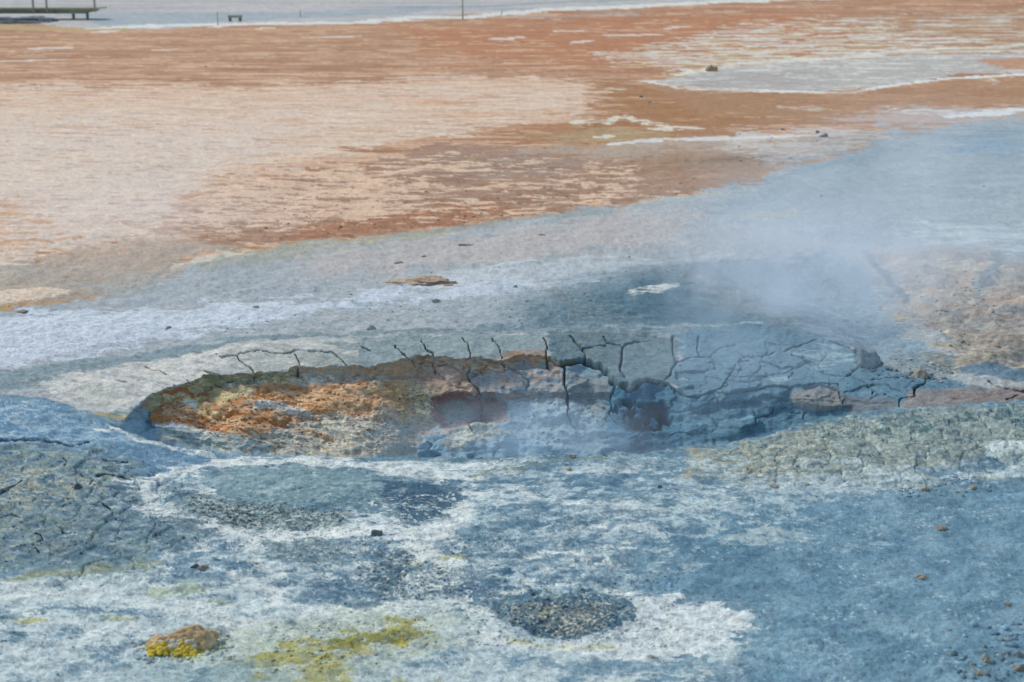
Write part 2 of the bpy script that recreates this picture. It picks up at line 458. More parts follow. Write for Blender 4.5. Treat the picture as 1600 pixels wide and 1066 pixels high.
# dark hollow under the slab in the deep part of the crater
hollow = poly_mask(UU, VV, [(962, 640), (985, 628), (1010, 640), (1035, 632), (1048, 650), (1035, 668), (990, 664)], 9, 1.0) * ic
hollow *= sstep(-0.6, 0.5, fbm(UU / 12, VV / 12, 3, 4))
recess = 0.3 * poly_mask(UU, VV, [(684, 622), (750, 622), (790, 628), (793, 648), (780, 656), (740, 658), (690, 664)], 4, 1.0) * ic
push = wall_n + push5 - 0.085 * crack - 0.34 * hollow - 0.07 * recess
Z = Z + dz + 0.75 * push
Y = Y - 0.65 * push

# ------------------------------------------------------------------ surface colours: mineral deposits laid over the ground, plus some painted shade
COL = np.zeros(X.shape + (3,), F32)
WPH = {}
def nz(S, el=1.0, seed=0, octs=4):
    k = (S, el, seed, octs)
    if k not in WPH:
        WPH[k] = fbm(E0 / (S * el), E1 / S, octs, seed, 0.6)
    return WPH[k]
W1, W2, W3, W4 = nz(90, 1.5, 1), nz(90, 1.5, 2), nz(22, 1.5, 3), nz(22, 1.5, 5)
KYV = np.clip(1.0 / np.tan(PITCH + np.arctan((VV - 533) / FPX)), 1.5, 12)

def lay(mask, c, op=1.0):
    a = srgb2lin(c).astype(F32)
    m = (mask * op)[..., None]
    COL[...] += (a - COL) * m

A_ = (~isB).astype(F32); B_ = isB.astype(F32); NB_ = B_
NGR = nz(3.0, 1.1, 4, 3) * (0.10 + 0.30 * sstep(420, 620, VV))
def ragged(m, k=0.32):
    n = nz(16, 2.2, 5)
    return sstep(.36, .64, m + (k * n + .5 * NGR) * 4 * m * (1 - m))

def area(pts, c, f=14, w=25, op=1.0, br=None, ky=3.0, zone=None, rag=0.5):
    u = UU + w * (W1 * 0.7 + W3 * 0.5)
    v = VV + w * (W2 * 0.7 + W4 * 0.5) / KYV
    if rag == 0:
        m = poly_mask(u, v, pts, f * 2.4, ky); m = np.clip(m + NGR * 3 * m * (1 - m), 0, 1)
    elif f >= 10 and ky != 1:
        m = ragged(poly_mask(u, v, pts, f * 2.4, ky), rag)
    else:
        m = ragged(poly_mask(u, v, pts, f * 1.4, ky), rag * .7)
    if zone is not None: m = m * zone
    if br is not None:
        S, thr, wd, el, sd = br
        if zone is NB_: el = 0.5 * el + 0.3
        else: wd = wd * 1.5
        n = nz(S, el, sd) + NGR
        m = m * sstep(thr - wd, thr + wd, n)
    lay(m, c, op)

def strk(pts, c, w=8, f=None, wp=12, op=1.0, br=None, ky=3.0, zone=None):
    u = UU + wp * (W1 * 0.5 + W3 * 0.7)
    v = VV + wp * (W2 * 0.5 + W4 * 0.7) / KYV
    m = ragged(stroke_mask(u, v, pts, w, w * .95, ky), .6)
    if zone is not None: m = m * zone
    if br is not None:
        S, thr, wd, el, sd = br
        m = m * sstep(thr - wd, thr + wd, nz(S, el, sd) + NGR)
    lay(m, c, op)

L_, R_ = -400, 2000
COL[...] = srgb2lin((176, 142, 114))
# --- far plain
lay(1 - sstep(0, 60, VV), (176, 142, 120), .6)
lay(sstep(-.1, .5, nz(60, 3, 1)) * (VV < 420), (192, 158, 130), .6)
lay(sstep(.1, .6, nz(40, 4, 6)) * (VV < 420), (156, 118, 90), .6)
area([(620, 40), (1000, 25), (1300, 22), (1300, 110), (1000, 110), (700, 100)], (178, 128, 92), 40, 30, .8)
area([(880, 120), (1100, 140), (1250, 140), (1330, 180), (1200, 215), (900, 240), (780, 230), (700, 240), (560, 260), (700, 215), (900, 185)], (166, 128, 94), 30, 25, .85)
lay(sstep(.45, .66, nz(11, 5, 3)) * (VV < 420) * A_, (208, 182, 158), .6)
lay(sstep(-.1, .5, nz(34, 5, 1)) * sstep(60, 130, VV) * (1 - sstep(900, 1100, UU)) * (VV < 420) * A_, (214, 190, 172), .65)
lay(sstep(.5, .66, nz(11, 5, 4)) * (VV < 420) * A_, (160, 116, 86), .55)
# top grey strip
area([(L_, -60), (R_, -60), (R_, -25), (1300, -8), (1100, 5), (900, 14), (700, 24), (540, 33), (400, 38), (250, 44), (150, 44), (60, 36), (L_, 34)], (180, 181, 186), 6, 8, 1, ky=6)
lay(sstep(.0, .6, nz(50, 4, 7)) * (VV < 26) * (UU < 1000), (160, 166, 174), .8)
area([(90, 22), (500, 18), (700, 10), (700, 16), (500, 26), (300, 36), (160, 38)], (150, 168, 182), 8, 8, .7, ky=6)
strk([(130, 44), (200, 40), (330, 38), (540, 35), (640, 28), (740, 26), (860, 16), (960, 14), (1060, 8), (1200, 2), (1400, -8)], (208, 214, 216), 12, 12, 8, .95, None, 5)
strk([(0, 40), (60, 42), (110, 44), (190, 46)], (180, 160, 122), 20, 16, 8, .9, None, 6)
area([(-330, 26), (0, 27), (70, 26), (96, 34), (40, 36), (-330, 36)], (66, 84, 96), 8, 5, .95, None, 5)
strk([(620, 12), (760, 11), (900, 3), (1000, 0)], (140, 156, 168), 8, 8, 4, .7, None, 6)
for a, b, y, w in [(48, 108, 78, 6), (475, 560, 61, 6), (235, 275, 82, 4), (0, 95, 97, 5), (150, 182, 49, 7), (770, 815, 63, 6), (870, 915, 50, 6),
                   (950, 1030, 56, 7), (900, 925, 67, 7), (1040, 1070, 43, 6), (400, 432, 45, 5), (320, 352, 43, 4)]:
    strk([(a, y), ((a + b) / 2, y - 1), (b, y - 2)], (212, 208, 206), w, w, 5, .85, None, 5)
# pale pink sheet
PINK = [(L_, 128), (0, 135), (200, 140), (420, 140), (560, 130), (700, 118), (920, 126), (965, 150), (900, 176), (800, 188), (700, 206),
        (620, 218), (540, 240), (420, 262), (330, 285), (310, 330), (270, 372), (150, 388), (80, 408), (0, 425), (L_, 450)]
area(PINK, (208, 195, 184), 26, 34, .95)
area(PINK, (204, 176, 154), 16, 30, .6, (28, .35, .25, 4, 3))
area([(L_, 200), (200, 190), (420, 210), (420, 270), (300, 300), (280, 372), (0, 420), (L_, 450)], (206, 198, 194), 60, 40, .75)
area([(600, 118), (940, 122), (960, 160), (820, 186), (640, 190)], (202, 166, 138), 20, 20, .6, (16, .1, .2, 5, 4))
area([(L_, 140), (300, 140), (600, 130), (700, 160), (L_, 175)], (206, 172, 148), 20, 20, .5, (14, .0, .3, 6, 2))
area(PINK, (178, 146, 126), 10, 30, .6, (8, .62, .1, 5, 2))
area(PINK, (218, 204, 192), 10, 30, .6, (12, .4, .2, 5, 5))
# brown band under it
BR = [(540, 262), (700, 222), (900, 240), (1000, 225), (1190, 262), (1190, 285), (1000, 318), (880, 332), (700, 352), (540, 370), (300, 395), (310, 330), (400, 290)]
area(BR, (164, 140, 124), 14, 20, .95)
area([(300, 290), (560, 250), (620, 300), (540, 366), (300, 392), (180, 398), (230, 378)], (176, 146, 126), 20, 20, .75, (22, -.1, .3, 3, 2))
area([(600, 330), (760, 310), (820, 330), (700, 352), (560, 366), (440, 380), (440, 366)], (170, 124, 94), 16, 12, .7)
area([(640, 250), (800, 238), (900, 245), (900, 270), (700, 280)], (160, 146, 138), 30, 15, .7)
area(BR, (146, 112, 90), 14, 20, .6, (12, .35, .12, 3, 6))
area([(330, 268), (700, 240), (1150, 260), (1150, 300), (800, 335), (500, 362), (320, 380)], (214, 192, 174), 16, 24, .9, (15, .38, .14, 2.4, 5))
area([(300, 290), (600, 262), (700, 300), (560, 345), (300, 372)], (214, 194, 178), 30, 24, .85, (15, .05, .16, 2.4, 2))
area([(340, 250), (640, 236), (640, 330), (420, 350), (330, 330)], (212, 188, 168), 20, 24, .85, (18, .22, .16, 3.5, 1))
for a, b, y in [(560, 600, 285), (560, 690, 292), (700, 760, 258), (880, 945, 318), (930, 1000, 268), (1080, 1110, 275), (730, 790, 292), (640, 700, 262)]:
    strk([(a, y + 2), ((a + b) / 2, y), (b, y - 3)], (214, 190, 170), 8, 6, 12, .9, (8, -.2, .3, 3, 3))
area([(L_, 300), (0, 320), (60, 330), (100, 370), (0, 400), (L_, 420)], (196, 160, 128), 30, 30, .8, (14, .0, .3, 4, 3))
# ochre wetter zone
area([(930, 128), (1080, 142), (1240, 150), (1240, 180), (1100, 205), (960, 230), (860, 238), (900, 200), (950, 170)], (160, 122, 82), 24, 20, .8, (26, -.4, .4, 3, 2))
strk([(840, 236), (940, 228), (1060, 222)], (190, 138, 84), 10, 10, 8, .8)
area([(800, 212), (960, 200), (1060, 212), (950, 226)], (172, 160, 130), 14, 12, .6)
# white crusts at upper right
UR = [(940, 85), (1050, 70), (1100, 45), (1300, 30), (1480, 20), (R_, 10), (R_, 150), (1500, 108), (1400, 125), (1300, 140), (1100, 142), (1010, 128), (1100, 110), (960, 100)]
area(UR, (206, 208, 208), 20, 18, .9, (13, -.02, .16, 4, 2))
area(UR, (196, 186, 146), 20, 18, .5, (10, .45, .2, 4, 6))
area([(1300, 20), (R_, 0), (R_, 100), (1450, 70)], (168, 134, 106), 30, 20, .7, (16, .0, .2, 4, 4))
area([(1030, 128), (1120, 108), (1300, 96), (1430, 88), (1580, 86), (R_, 80), (R_, 112), (1500, 116), (1380, 138), (1250, 145), (1090, 142)], (178, 178, 180), 8, 12, .97, ky=4)
area([(1030, 128), (1120, 108), (1300, 96), (1430, 88), (1580, 86), (R_, 80), (R_, 112), (1500, 116), (1380, 138), (1250, 145), (1090, 142)], (208, 212, 212), 8, 12, .7, (14, .25, .2, 3, 6), ky=4)
area([(1070, 120), (1200, 116), (1300, 120), (1230, 138), (1100, 136)], (168, 162, 164), 20, 12, .7, (20, -.2, .4, 3, 3))
strk([(1015, 128), (1060, 138), (1150, 143), (1260, 145), (1330, 145), (1400, 134), (1480, 124), (1600, 118), (1900, 110)], (214, 220, 222), 8, 8, 8, .95, None, 4)
strk([(1060, 118), (1130, 104), (1210, 98), (1330, 92), (1420, 82), (1520, 78), (1620, 74)], (208, 214, 210), 9, 9, 10, .8, (12, -.4, .3, 4, 3), 4)
area([(1530, 96), (1600, 92), (1700, 92), (1700, 108), (1570, 110)], (186, 142, 108), 8, 8, .8)
for pts, w in [([(905, 192), (950, 190), (975, 182), (1000, 190), (1040, 196)], 10), ([(1020, 203), (1070, 200), (1090, 202)], 8), ([(935, 214), (960, 213)], 6),
               ([(1215, 168), (1260, 169), (1275, 172)], 8), ([(1290, 170), (1270, 166)], 4), ([(1540, 125), (1560, 130)], 6), ([(1000, 228), (1090, 216), (1180, 212)], 7)]:
    strk(pts, (212, 212, 204), w, w * .8, 10, .9, (9, -.5, .3, 3, 3), 3)
area([(1000, 128), (1200, 150), (1500, 128), (R_, 120), (R_, 180), (1500, 165), (1300, 190), (1100, 180)], (170, 140, 114), 14, 12, .55)
# grey ridge middle right
area([(800, 236), (1000, 222), (1110, 214), (1190, 212), (1280, 205), (1400, 205), (1400, 222), (1330, 232), (1260, 255), (1200, 268), (1190, 285), (1100, 262), (950, 246)], (172, 160, 150), 12, 14, .9)
area([(1150, 200), (1290, 198), (1410, 204), (1380, 225), (1300, 240), (1240, 258), (1180, 256), (1130, 232)], (196, 196, 198), 12, 14, .75, (12, -.2, .25, 2.5, 4))
strk([(960, 224), (1060, 217), (1170, 215), (1250, 213)], (206, 210, 216), 7, 6, 8, .9, None, 3)
area([(1060, 228), (1190, 238), (1200, 280), (1100, 296), (1000, 300), (1000, 250)], (160, 134, 112), 16, 14, .75)
area([(1290, 185), (1400, 170), (R_, 150), (R_, 185), (1420, 200)], (188, 188, 196), 20, 14, .6)

# --- cool ground: everything this side of the boundary
COOLB = [(L_, 500), (0, 487), (130, 470), (200, 458), (265, 432), (300, 408), (420, 388), (540, 372), (700, 356), (880, 332), (1000, 317), (1100, 300),
         (1190, 288), (1200, 270), (1270, 252), (1320, 238), (1420, 212), (1500, 190), (1600, 186), (R_, 170), (R_, 1600), (L_, 1600)]
area([(L_, 440), (0, 425), (100, 402), (280, 380), (320, 392), (300, 430), (200, 458), (130, 472), (L_, 505)], (168, 164, 158), 20, 20, .9)
area([(120, 385), (300, 370), (340, 395), (200, 430), (90, 420)], (180, 168, 160), 30, 20, .6)
area([(L_, 455), (0, 458), (60, 450), (118, 450), (116, 462), (60, 472), (0, 478), (L_, 490)], (210, 198, 186), 8, 12, .95, (26, -.8, .2, 3, 3))
strk([(-100, 490), (0, 484), (70, 478), (140, 466), (230, 458)], (176, 156, 118), 9, 9, 5, .8)
area(COOLB, (166, 176, 186), 16, 14, 1.0, rag=.22)
lay(sstep(-.2, .6, nz(60, 3, 4)) * (VV > 380) * A_ * sstep(COOLB[0][1] * 0 + 395, 470, VV), (158, 172, 186), .5)
area([(300, 408), (420, 388), (540, 372), (700, 358), (700, 372), (560, 392), (420, 410), (300, 424)], (164, 170, 164), 12, 10, .8)
strk([(330, 402), (420, 389), (540, 376), (700, 361)], (176, 170, 138), 6, 6, 4, .7)
strk([(275, 416), (310, 408), (350, 400), (390, 396)], (206, 200, 192), 12, 9, 10, .85, (10, -.3, .3, 3, 3))
area([(480, 392), (760, 362), (1000, 330), (1100, 330), (1050, 380), (900, 400), (700, 420), (480, 432)], (182, 180, 184), 30, 20, .75)
area([(150, 440), (230, 428), (240, 450), (170, 456)], (158, 168, 172), 14, 12, .7, (12, -.2, .3, 2, 4))
strk([(1000, 316), (1060, 308), (1120, 300)], (178, 188, 186), 6, 5, 6, .8)
strk([(620, 366), (820, 341), (930, 332)], (140, 156, 158), 10, 10, 6, .5)
# right blue plain
area([(1190, 288), (1270, 252), (1420, 212), (1600, 190), (R_, 176), (R_, 420), (1500, 400), (1350, 380), (1200, 350), (1100, 320)], (146, 166, 180), 30, 20, .9)
strk([(1200, 284), (1290, 256), (1360, 240), (1440, 224), (1600, 205), (1800, 195)], (136, 158, 174), 16, 18, 10, .7)
area([(1400, 195), (R_, 170), (R_, 420), (1500, 400), (1400, 330)], (162, 178, 190), 40, 30, .8, (24, .0, .3, 3.5, 3))
area([(1450, 210), (R_, 200), (R_, 240), (1500, 240)], (126, 160, 190), 30, 20, .6, (20, .1, .3, 4, 5))
strk([(1480, 182), (1560, 176), (1700, 160)], (212, 222, 230), 10, 10, 10, .9)
strk([(1400, 172), (1500, 178), (1600, 172)], (206, 214, 222), 12, 12, 12, .8, (10, -.2, .3, 4, 3))
strk([(1180, 336), (1230, 334)], (178, 180, 158), 14, 14, 5, .6)
area([(1390, 355), (R_, 330), (R_, 410), (1560, 395), (1460, 385)], (186, 202, 214), 20, 20, .8, (16, -.3, .3, 4, 4))
# white sheet curving from the left to the mound
area([(L_, 500), (0, 492), (200, 486), (420, 470), (620, 452), (800, 440), (960, 425), (960, 436), (800, 462), (640, 480), (470, 500), (250, 530), (100, 560), (0, 580), (L_, 590)],
     (190, 204, 222), 26, 18, .9)
area([(L_, 500), (0, 495), (200, 490), (420, 478), (500, 480), (300, 505), (100, 530), (L_, 560)], (196, 208, 224), 30, 20, .7, (40, -.2, .4, 4, 5))
area([(640, 430), (900, 405), (1060, 398), (1150, 405), (1000, 412), (860, 436), (700, 446)], (188, 200, 212), 18, 12, .75)
area([(520, 480), (700, 465), (860, 450), (880, 490), (800, 512), (600, 512), (460, 512)], (160, 174, 186), 24, 16, .85)
area([(500, 486), (640, 482), (660, 500), (500, 508)], (172, 176, 178), 24, 16, .6, (14, 0, .4, 3, 3))
# shading of the shallow ditch above the shelf, painted as a dark band
area([(L_, 606), (L_, 590), (0, 580), (130, 562), (260, 546), (400, 529), (560, 517), (800, 508), (800, 516), (600, 522), (400, 540), (250, 565), (130, 584), (60, 606), (0, 610)], (128, 150, 162), 10, 8, .9)
# the mound
area([(840, 478), (900, 446), (965, 425), (1030, 412), (1090, 424), (1150, 464), (1250, 500), (1340, 548), (1420, 590), (1300, 560), (1100, 520), (820, 515)], (82, 118, 138), 42, 20, .97, zone=A_, rag=0)
area([(860, 450), (960, 425), (1060, 430), (1080, 480), (1000, 510), (820, 512)], (108, 134, 148), 40, 16, .5, (12, -.1, .4, 2.0, 5), zone=A_)
area([(880, 470), (1060, 470), (1070, 500), (860, 505)], (160, 160, 150), 20, 10, .5, (5, .5, .2, 2, 2), zone=A_)
area([(1010, 440), (1080, 450), (1120, 500), (1000, 505), (960, 470)], (74, 110, 132), 30, 12, .7, zone=A_)
area([(975, 458), (1010, 449), (1060, 446), (1066, 450), (1030, 460), (990, 464)], (200, 206, 210), 6, 8, .9, (10, -.4, .3, 3, 3), zone=A_)
strk([(830, 452), (880, 443), (930, 440)], (172, 188, 200), 4, 4, 4, .7, (10, -.2, .3, 3, 3), zone=A_)
strk([(950, 510), (1060, 510), (1130, 508), (1190, 503)], (168, 190, 202), 5, 5, 4, .75, (9, -.1, .3, 3, 2), zone=A_)
# shelf
area([(60, 600), (130, 582), (250, 562), (400, 538), (600, 522), (860, 520), (860, 570), (640, 575), (470, 585), (330, 600), (240, 640), (200, 670), (120, 640)], (184, 192, 198), 8, 6, .95, zone=A_)
area([(60, 600), (130, 582), (250, 562), (420, 540), (480, 552), (330, 585), (240, 625), (200, 640), (120, 625)], (196, 200, 204), 20, 10, .8, zone=A_)
area([(560, 520), (860, 520), (860, 565), (600, 578), (480, 580), (500, 550)], (136, 156, 166), 16, 8, .85, zone=A_)
area([(340, 556), (470, 550), (540, 552), (545, 570), (400, 582), (370, 570)], (170, 180, 182), 6, 4, .7, zone=A_)
area([(130, 610), (170, 600), (190, 625), (160, 640)], (170, 182, 180), 14, 8, .5, zone=A_)
area([(160, 650), (190, 640), (215, 650), (210, 672), (180, 665)], (136, 158, 162), 8, 5, .9, zone=A_)
area([(200, 640), (224, 632), (232, 680), (210, 680)], (134, 158, 166), 6, 3, .9, zone=A_)
_sn = fbm((UU + VV * 1.0) / 70, (VV - UU * .16 * sstep(450, 500, VV)) / 5.0, 4, 3)
_sz = ((VV > OUTF) & (VV < LPF) & (UU < 560)).astype(F32) * A_ * sstep(60, 130, UU)
lay(_sz * sstep(.3, .6, _sn), (150, 158, 158), .5); lay(_sz * sstep(.3, .6, -_sn), (208, 210, 206), .55)
strk([(150, 648), (185, 652), (198, 650)], (178, 168, 126), 8, 6, 4, .7, zone=A_)
area([(860, 520), (1010, 520), (1060, 530), (1060, 600), (960, 600), (900, 570), (860, 566)], (104, 130, 144), 8, 6, .95, zone=A_)
area([(860, 520), (1060, 520), (1060, 600), (940, 580)], (130, 146, 148), 14, 6, .45, (5, .2, .3, 1.6, 2), zone=A_)
area([(1060, 515), (1200, 512), (1300, 530), (1350, 552), (1420, 590), (1600, 618), (1600, 640), (1060, 700)], (98, 134, 158), 10, 6, .95, zone=A_)
area([(1240, 545), (1300, 540), (1330, 560), (1280, 575)], (152, 178, 192), 20, 10, .7, zone=A_)
# --- inside the crater
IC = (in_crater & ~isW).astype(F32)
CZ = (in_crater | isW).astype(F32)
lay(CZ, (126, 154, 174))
area([(230, 640), (300, 612), (400, 592), (540, 578), (650, 566), (690, 640), (640, 720), (300, 720)], (162, 156, 150), 20, 10, .95, zone=IC, ky=1)
area([(224, 640), (300, 610), (440, 600), (640, 590), (660, 630), (540, 650), (440, 660), (380, 690), (300, 670), (236, 660)], (168, 142, 114), 12, 8, .9, zone=IC, ky=1)
area([(560, 600), (690, 590), (700, 670), (560, 660)], (172, 160, 146), 14, 8, .8, zone=IC, ky=1)
area([(224, 640), (300, 612), (420, 610), (520, 640), (400, 690), (320, 680), (236, 660)], (162, 116, 74), 9, 6, .85, (16, -.15, .3, 1.6, 3), zone=IC, ky=1)
area([(410, 606), (540, 590), (640, 600), (640, 640), (500, 645), (430, 630)], (174, 138, 100), 9, 6, .8, (14, -.1, .3, 1.6, 4), zone=IC, ky=1)
area([(260, 640), (300, 620), (340, 625), (320, 645), (380, 665), (300, 650)], (200, 188, 150), 6, 5, .8, (12, -.3, .3, 2, 2), zone=IC, ky=1)
area([(285, 625), (305, 628), (308, 645), (295, 640)], (196, 204, 200), 4, 3, .9, zone=IC, ky=1)
area([(250, 664), (300, 668), (380, 690), (480, 695), (480, 720), (300, 720), (238, 690)], (140, 160, 168), 6, 5, .9, zone=IC, ky=1)
strk([(244, 666), (270, 664), (300, 672), (330, 682)], (204, 212, 214), 3, 3, 3, .85, zone=IC, ky=1)
area([(420, 672), (520, 650), (560, 655), (640, 660), (650, 720), (420, 720)], (158, 164, 162), 10, 6, .8, zone=IC, ky=1)
area([(330, 612), (400, 603), (380, 625), (340, 640), (320, 625)], (182, 178, 148), 6, 5, .8, zone=IC, ky=1)
strk([(400, 638), (430, 636), (460, 645), (480, 650)], (170, 180, 186), 5, 4, 4, .8, zone=IC, ky=1)
strk([(380, 648), (450, 668), (520, 690)], (150, 110, 72), 3, 3, 6, .6, zone=IC, ky=1)
area([(460, 584), (515, 580), (510, 592), (470, 600)], (170, 176, 174), 4, 3, .8, zone=IC, ky=1)
lay(IC * sstep(.25, .5, nz(9, 1.3, 3)) * sstep(230, 280, UU) * (1 - sstep(560, 640, UU)), (204, 200, 184), .45)
lay(IC * sstep(.35, .6, nz(7, 1.3, 6)) * sstep(230, 280, UU) * (1 - sstep(560, 660, UU)), (120, 76, 44), .5)
area([(610, 605), (690, 590), (690, 640), (620, 660)], (186, 164, 120), 8, 6, .7, (4, .0, .25, 1.4, 2), zone=IC, ky=1)
area([(640, 595), (700, 590), (690, 650), (650, 650)], (206, 206, 184), 8, 6, .8, (3.5, .2, .2, 1.3, 4), zone=IC, ky=1)
area([(610, 615), (700, 600), (690, 660), (620, 655)], (104, 112, 112), 8, 6, .7, (4, .3, .2, 1.4, 7), zone=IC, ky=1)
area([(650, 578), (700, 572), (752, 584), (752, 620), (700, 622), (656, 600)], (158, 142, 132), 4, 3, .9, zone=IC, ky=1)
area([(722, 580), (800, 572), (850, 562), (884, 575), (884, 618), (760, 622), (745, 606)], (136, 152, 164), 8, 5, .9, zone=IC, ky=1)
area([(722, 570), (884, 560), (884, 622), (700, 622)], (168, 142, 128), 10, 6, .75, (6, .15, .3, 2, 3), zone=IC, ky=1)
area([(884, 575), (940, 580), (960, 604), (952, 650), (888, 648)], (122, 142, 156), 8, 5, .9, zone=IC, ky=1)
area([(884, 590), (956, 596), (950, 650), (888, 650)], (150, 134, 126), 10, 5, .35, (8, .0, .3, 2, 3), zone=IC, ky=1)
area([(680, 620), (760, 618), (795, 626), (796, 650), (770, 660), (690, 668), (676, 650)], (118, 92, 88), 9, 10, .95, zone=IC, ky=1)
area([(694, 634), (730, 626), (740, 650), (700, 658)], (114, 126, 128), 8, 8, .8, zone=IC, ky=1)
area([(790, 614), (884, 612), (884, 634), (800, 640)], (140, 118, 116), 6, 5, .8, (9, -.2, .3, 1.5, 5), zone=IC, ky=1)
area([(800, 630), (884, 625), (950, 650), (900, 690), (790, 690)], (146, 166, 182), 12, 8, .8, zone=IC, ky=1)
area([(690, 668), (770, 656), (800, 680), (700, 710)], (162, 162, 152), 8, 6, .7, zone=IC, ky=1)
area([(708, 672), (745, 670), (750, 690), (712, 698)], (210, 212, 202), 4, 4, .8, (3, .1, .15, 1.3, 2), zone=IC, ky=1)
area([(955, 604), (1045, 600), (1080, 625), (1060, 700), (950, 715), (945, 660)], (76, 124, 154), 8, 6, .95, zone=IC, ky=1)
area([(960, 630), (1045, 630), (1045, 672), (965, 668)], (34, 70, 96), 8, 6, .85, (14, -.2, .3, 1, 3), zone=IC, ky=1)  # shade of the hollow painted in, here and on the floor below it
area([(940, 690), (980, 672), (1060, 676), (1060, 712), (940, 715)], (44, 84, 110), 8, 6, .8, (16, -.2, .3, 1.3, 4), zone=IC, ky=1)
area([(1060, 615), (1230, 600), (1320, 610), (1330, 660), (1060, 710)], (98, 138, 162), 8, 6, .9, zone=IC, ky=1)
area([(1236, 612), (1310, 606), (1318, 638), (1262, 640), (1240, 630)], (150, 150, 152), 4, 3, .85, zone=IC, ky=1)
area([(1312, 612), (1400, 628), (1404, 640), (1340, 645), (1316, 636)], (112, 122, 136), 5, 4, .85, zone=A_, ky=1)
area([(1425, 612), (1560, 606), (1640, 612), (1640, 632), (1408, 640)], (140, 140, 144), 5, 4, .9, zone=A_, ky=1)
area([(1480, 616), (1590, 614), (1700, 612), (1700, 632), (1480, 630)], (132, 120, 118), 5, 4, .6, (7, -.3, .3, 2, 3), zone=A_, ky=1)
strk([(1092, 668), (1140, 660), (1172, 652)], (146, 182, 206), 3, 3, 3, .7, zone=IC, ky=1)
area([(1200, 594), (1225, 586), (1232, 592), (1215, 600)], (160, 186, 200), 5, 4, .8, zone=A_, ky=1)
# lip face: grey green at left, iron brown in the middle, dark at right
faceM = ((VV > LPF - 0.5) & (VV <= np.broadcast_to(LB, X.shape) + 1.0) & (~isB) & (~isW)).astype(F32)
lay(faceM * (1 - sstep(450, 480, UU)) * sstep(228, 240, UU), (146, 152, 140))
lay(faceM * (1 - sstep(450, 480, UU)) * sstep(228, 240, UU) * sstep(.1, .4, nz(5, 1.3, 2)), (186, 182, 156), .8)
lay(faceM * sstep(.3, .6, nz(7, 1.3, 6)), (112, 112, 106), .45)
lay(faceM * sstep(455, 480, UU) * (1 - sstep(870, 890, UU)), (184, 168, 156))
lay(faceM * sstep(455, 480, UU) * (1 - sstep(870, 890, UU)) * sstep(-.2, .2, nz(8, 1.6, 3)), (156, 168, 174), .75)
lay(faceM * sstep(540, 580, UU) * (1 - sstep(640, 660, UU)), (176, 156, 142))
lay(faceM * sstep(645, 655, UU) * (1 - sstep(830, 860, UU)) * sstep(-.1, .3, nz(7, 1.6, 5)), (150, 116, 92), .7)
lay(faceM * sstep(865, 885, UU) * (1 - sstep(930, 945, UU)), (136, 128, 112), .9)
area([(770, 560), (800, 548), (850, 548), (860, 560), (800, 566)], (166, 138, 116), 6, 5, .8, (8, -.4, .3, 2, 3), zone=A_, ky=1.5)
strk([(254, 618), (290, 608), (300, 620)], (150, 84, 50), 3, 3, 3, .7, zone=IC, ky=1)
# pit behind the mound and hillocks
area([(1100, 420), (1340, 385), (1400, 470), (1420, 520), (1470, 560), (1440, 580), (1360, 550), (1250, 500)], (138, 162, 182), 24, 14, .9, zone=A_)
HK = [(1345, 388), (1440, 386), (1540, 398), (1600, 410), (R_, 415), (R_, 600), (1600, 600), (1500, 588), (1460, 565), (1470, 540), (1440, 510), (1400, 490), (1440, 468), (1400, 440), (1380, 415)]
area(HK, (172, 168, 166), 34, 20, .9, zone=A_)
area(HK, (190, 193, 190), 24, 20, .65, (12, .1, .25, 1.6, 4), zone=A_)
area(HK, (176, 158, 150), 24, 20, .6, (22, .2, .3, 1.6, 6), zone=A_)
area(HK, (148, 156, 164), 14, 14, .6, (18, .35, .25, 1.8, 7), zone=A_)
area([(1500, 520), (R_, 530), (R_, 600), (1600, 600), (1470, 585), (1460, 560)], (140, 142, 136), 20, 14, .8, (12, -.2, .4, 1.6, 2), zone=A_)
area([(1500, 575), (1560, 570), (1610, 585), (1640, 600), (1560, 598), (1500, 586)], (96, 130, 156), 6, 6, .8, zone=A_, ky=2)
area([(1400, 550), (1470, 552), (1500, 582), (1440, 592), (1390, 572)], (118, 138, 148), 10, 6, .85, (6, -.3, .3, 1.5, 3), zone=A_)
strk([(1530, 445), (1548, 430), (1560, 412)], (136, 154, 170), 12, 8, 5, .8, zone=A_, ky=1)
strk([(1352, 392), (1375, 415), (1400, 450), (1415, 466)], (122, 140, 158), 5, 4, 4, .8, zone=A_, ky=1)
area([(1440, 405), (1500, 400), (1560, 415), (1520, 425), (1450, 418)], (202, 204, 196), 8, 8, .7, (8, -.1, .3, 2, 3), zone=A_)

# --- near ground
lay(B_, (124, 152, 174))
lay(B_ * sstep(-.1, .6, nz(70, 1.6, 3)), (156, 178, 196), .45)
lay(B_ * sstep(.0, .6, nz(55, 1.8, 6)), (106, 138, 164), .7)
WHA = [(120, 720), (330, 712), (560, 716), (760, 728), (780, 790), (940, 800), (1000, 830), (960, 900), (1010, 930), (1170, 965), (1180, 1000), (1000, 1030), (900, 1010),
       (700, 1030), (500, 1000), (L_, 1060), (L_, 900), (0, 905), (200, 880), (290, 830), (230, 780), (100, 760)]
area(WHA, (188, 202, 214), 24, 26, .8, (46, -.12, .26, 1.8, 3), zone=NB_)
area(WHA, (210, 217, 224), 24, 26, .95, (30, .08, .16, 2.0, 5), zone=NB_)
area(WHA, (110, 142, 168), 24, 26, .85, (34, .30, .12, 2.0, 1), zone=NB_)
area(WHA, (78, 112, 140), 24, 26, .8, (20, .42, .12, 2.2, 7), zone=NB_)
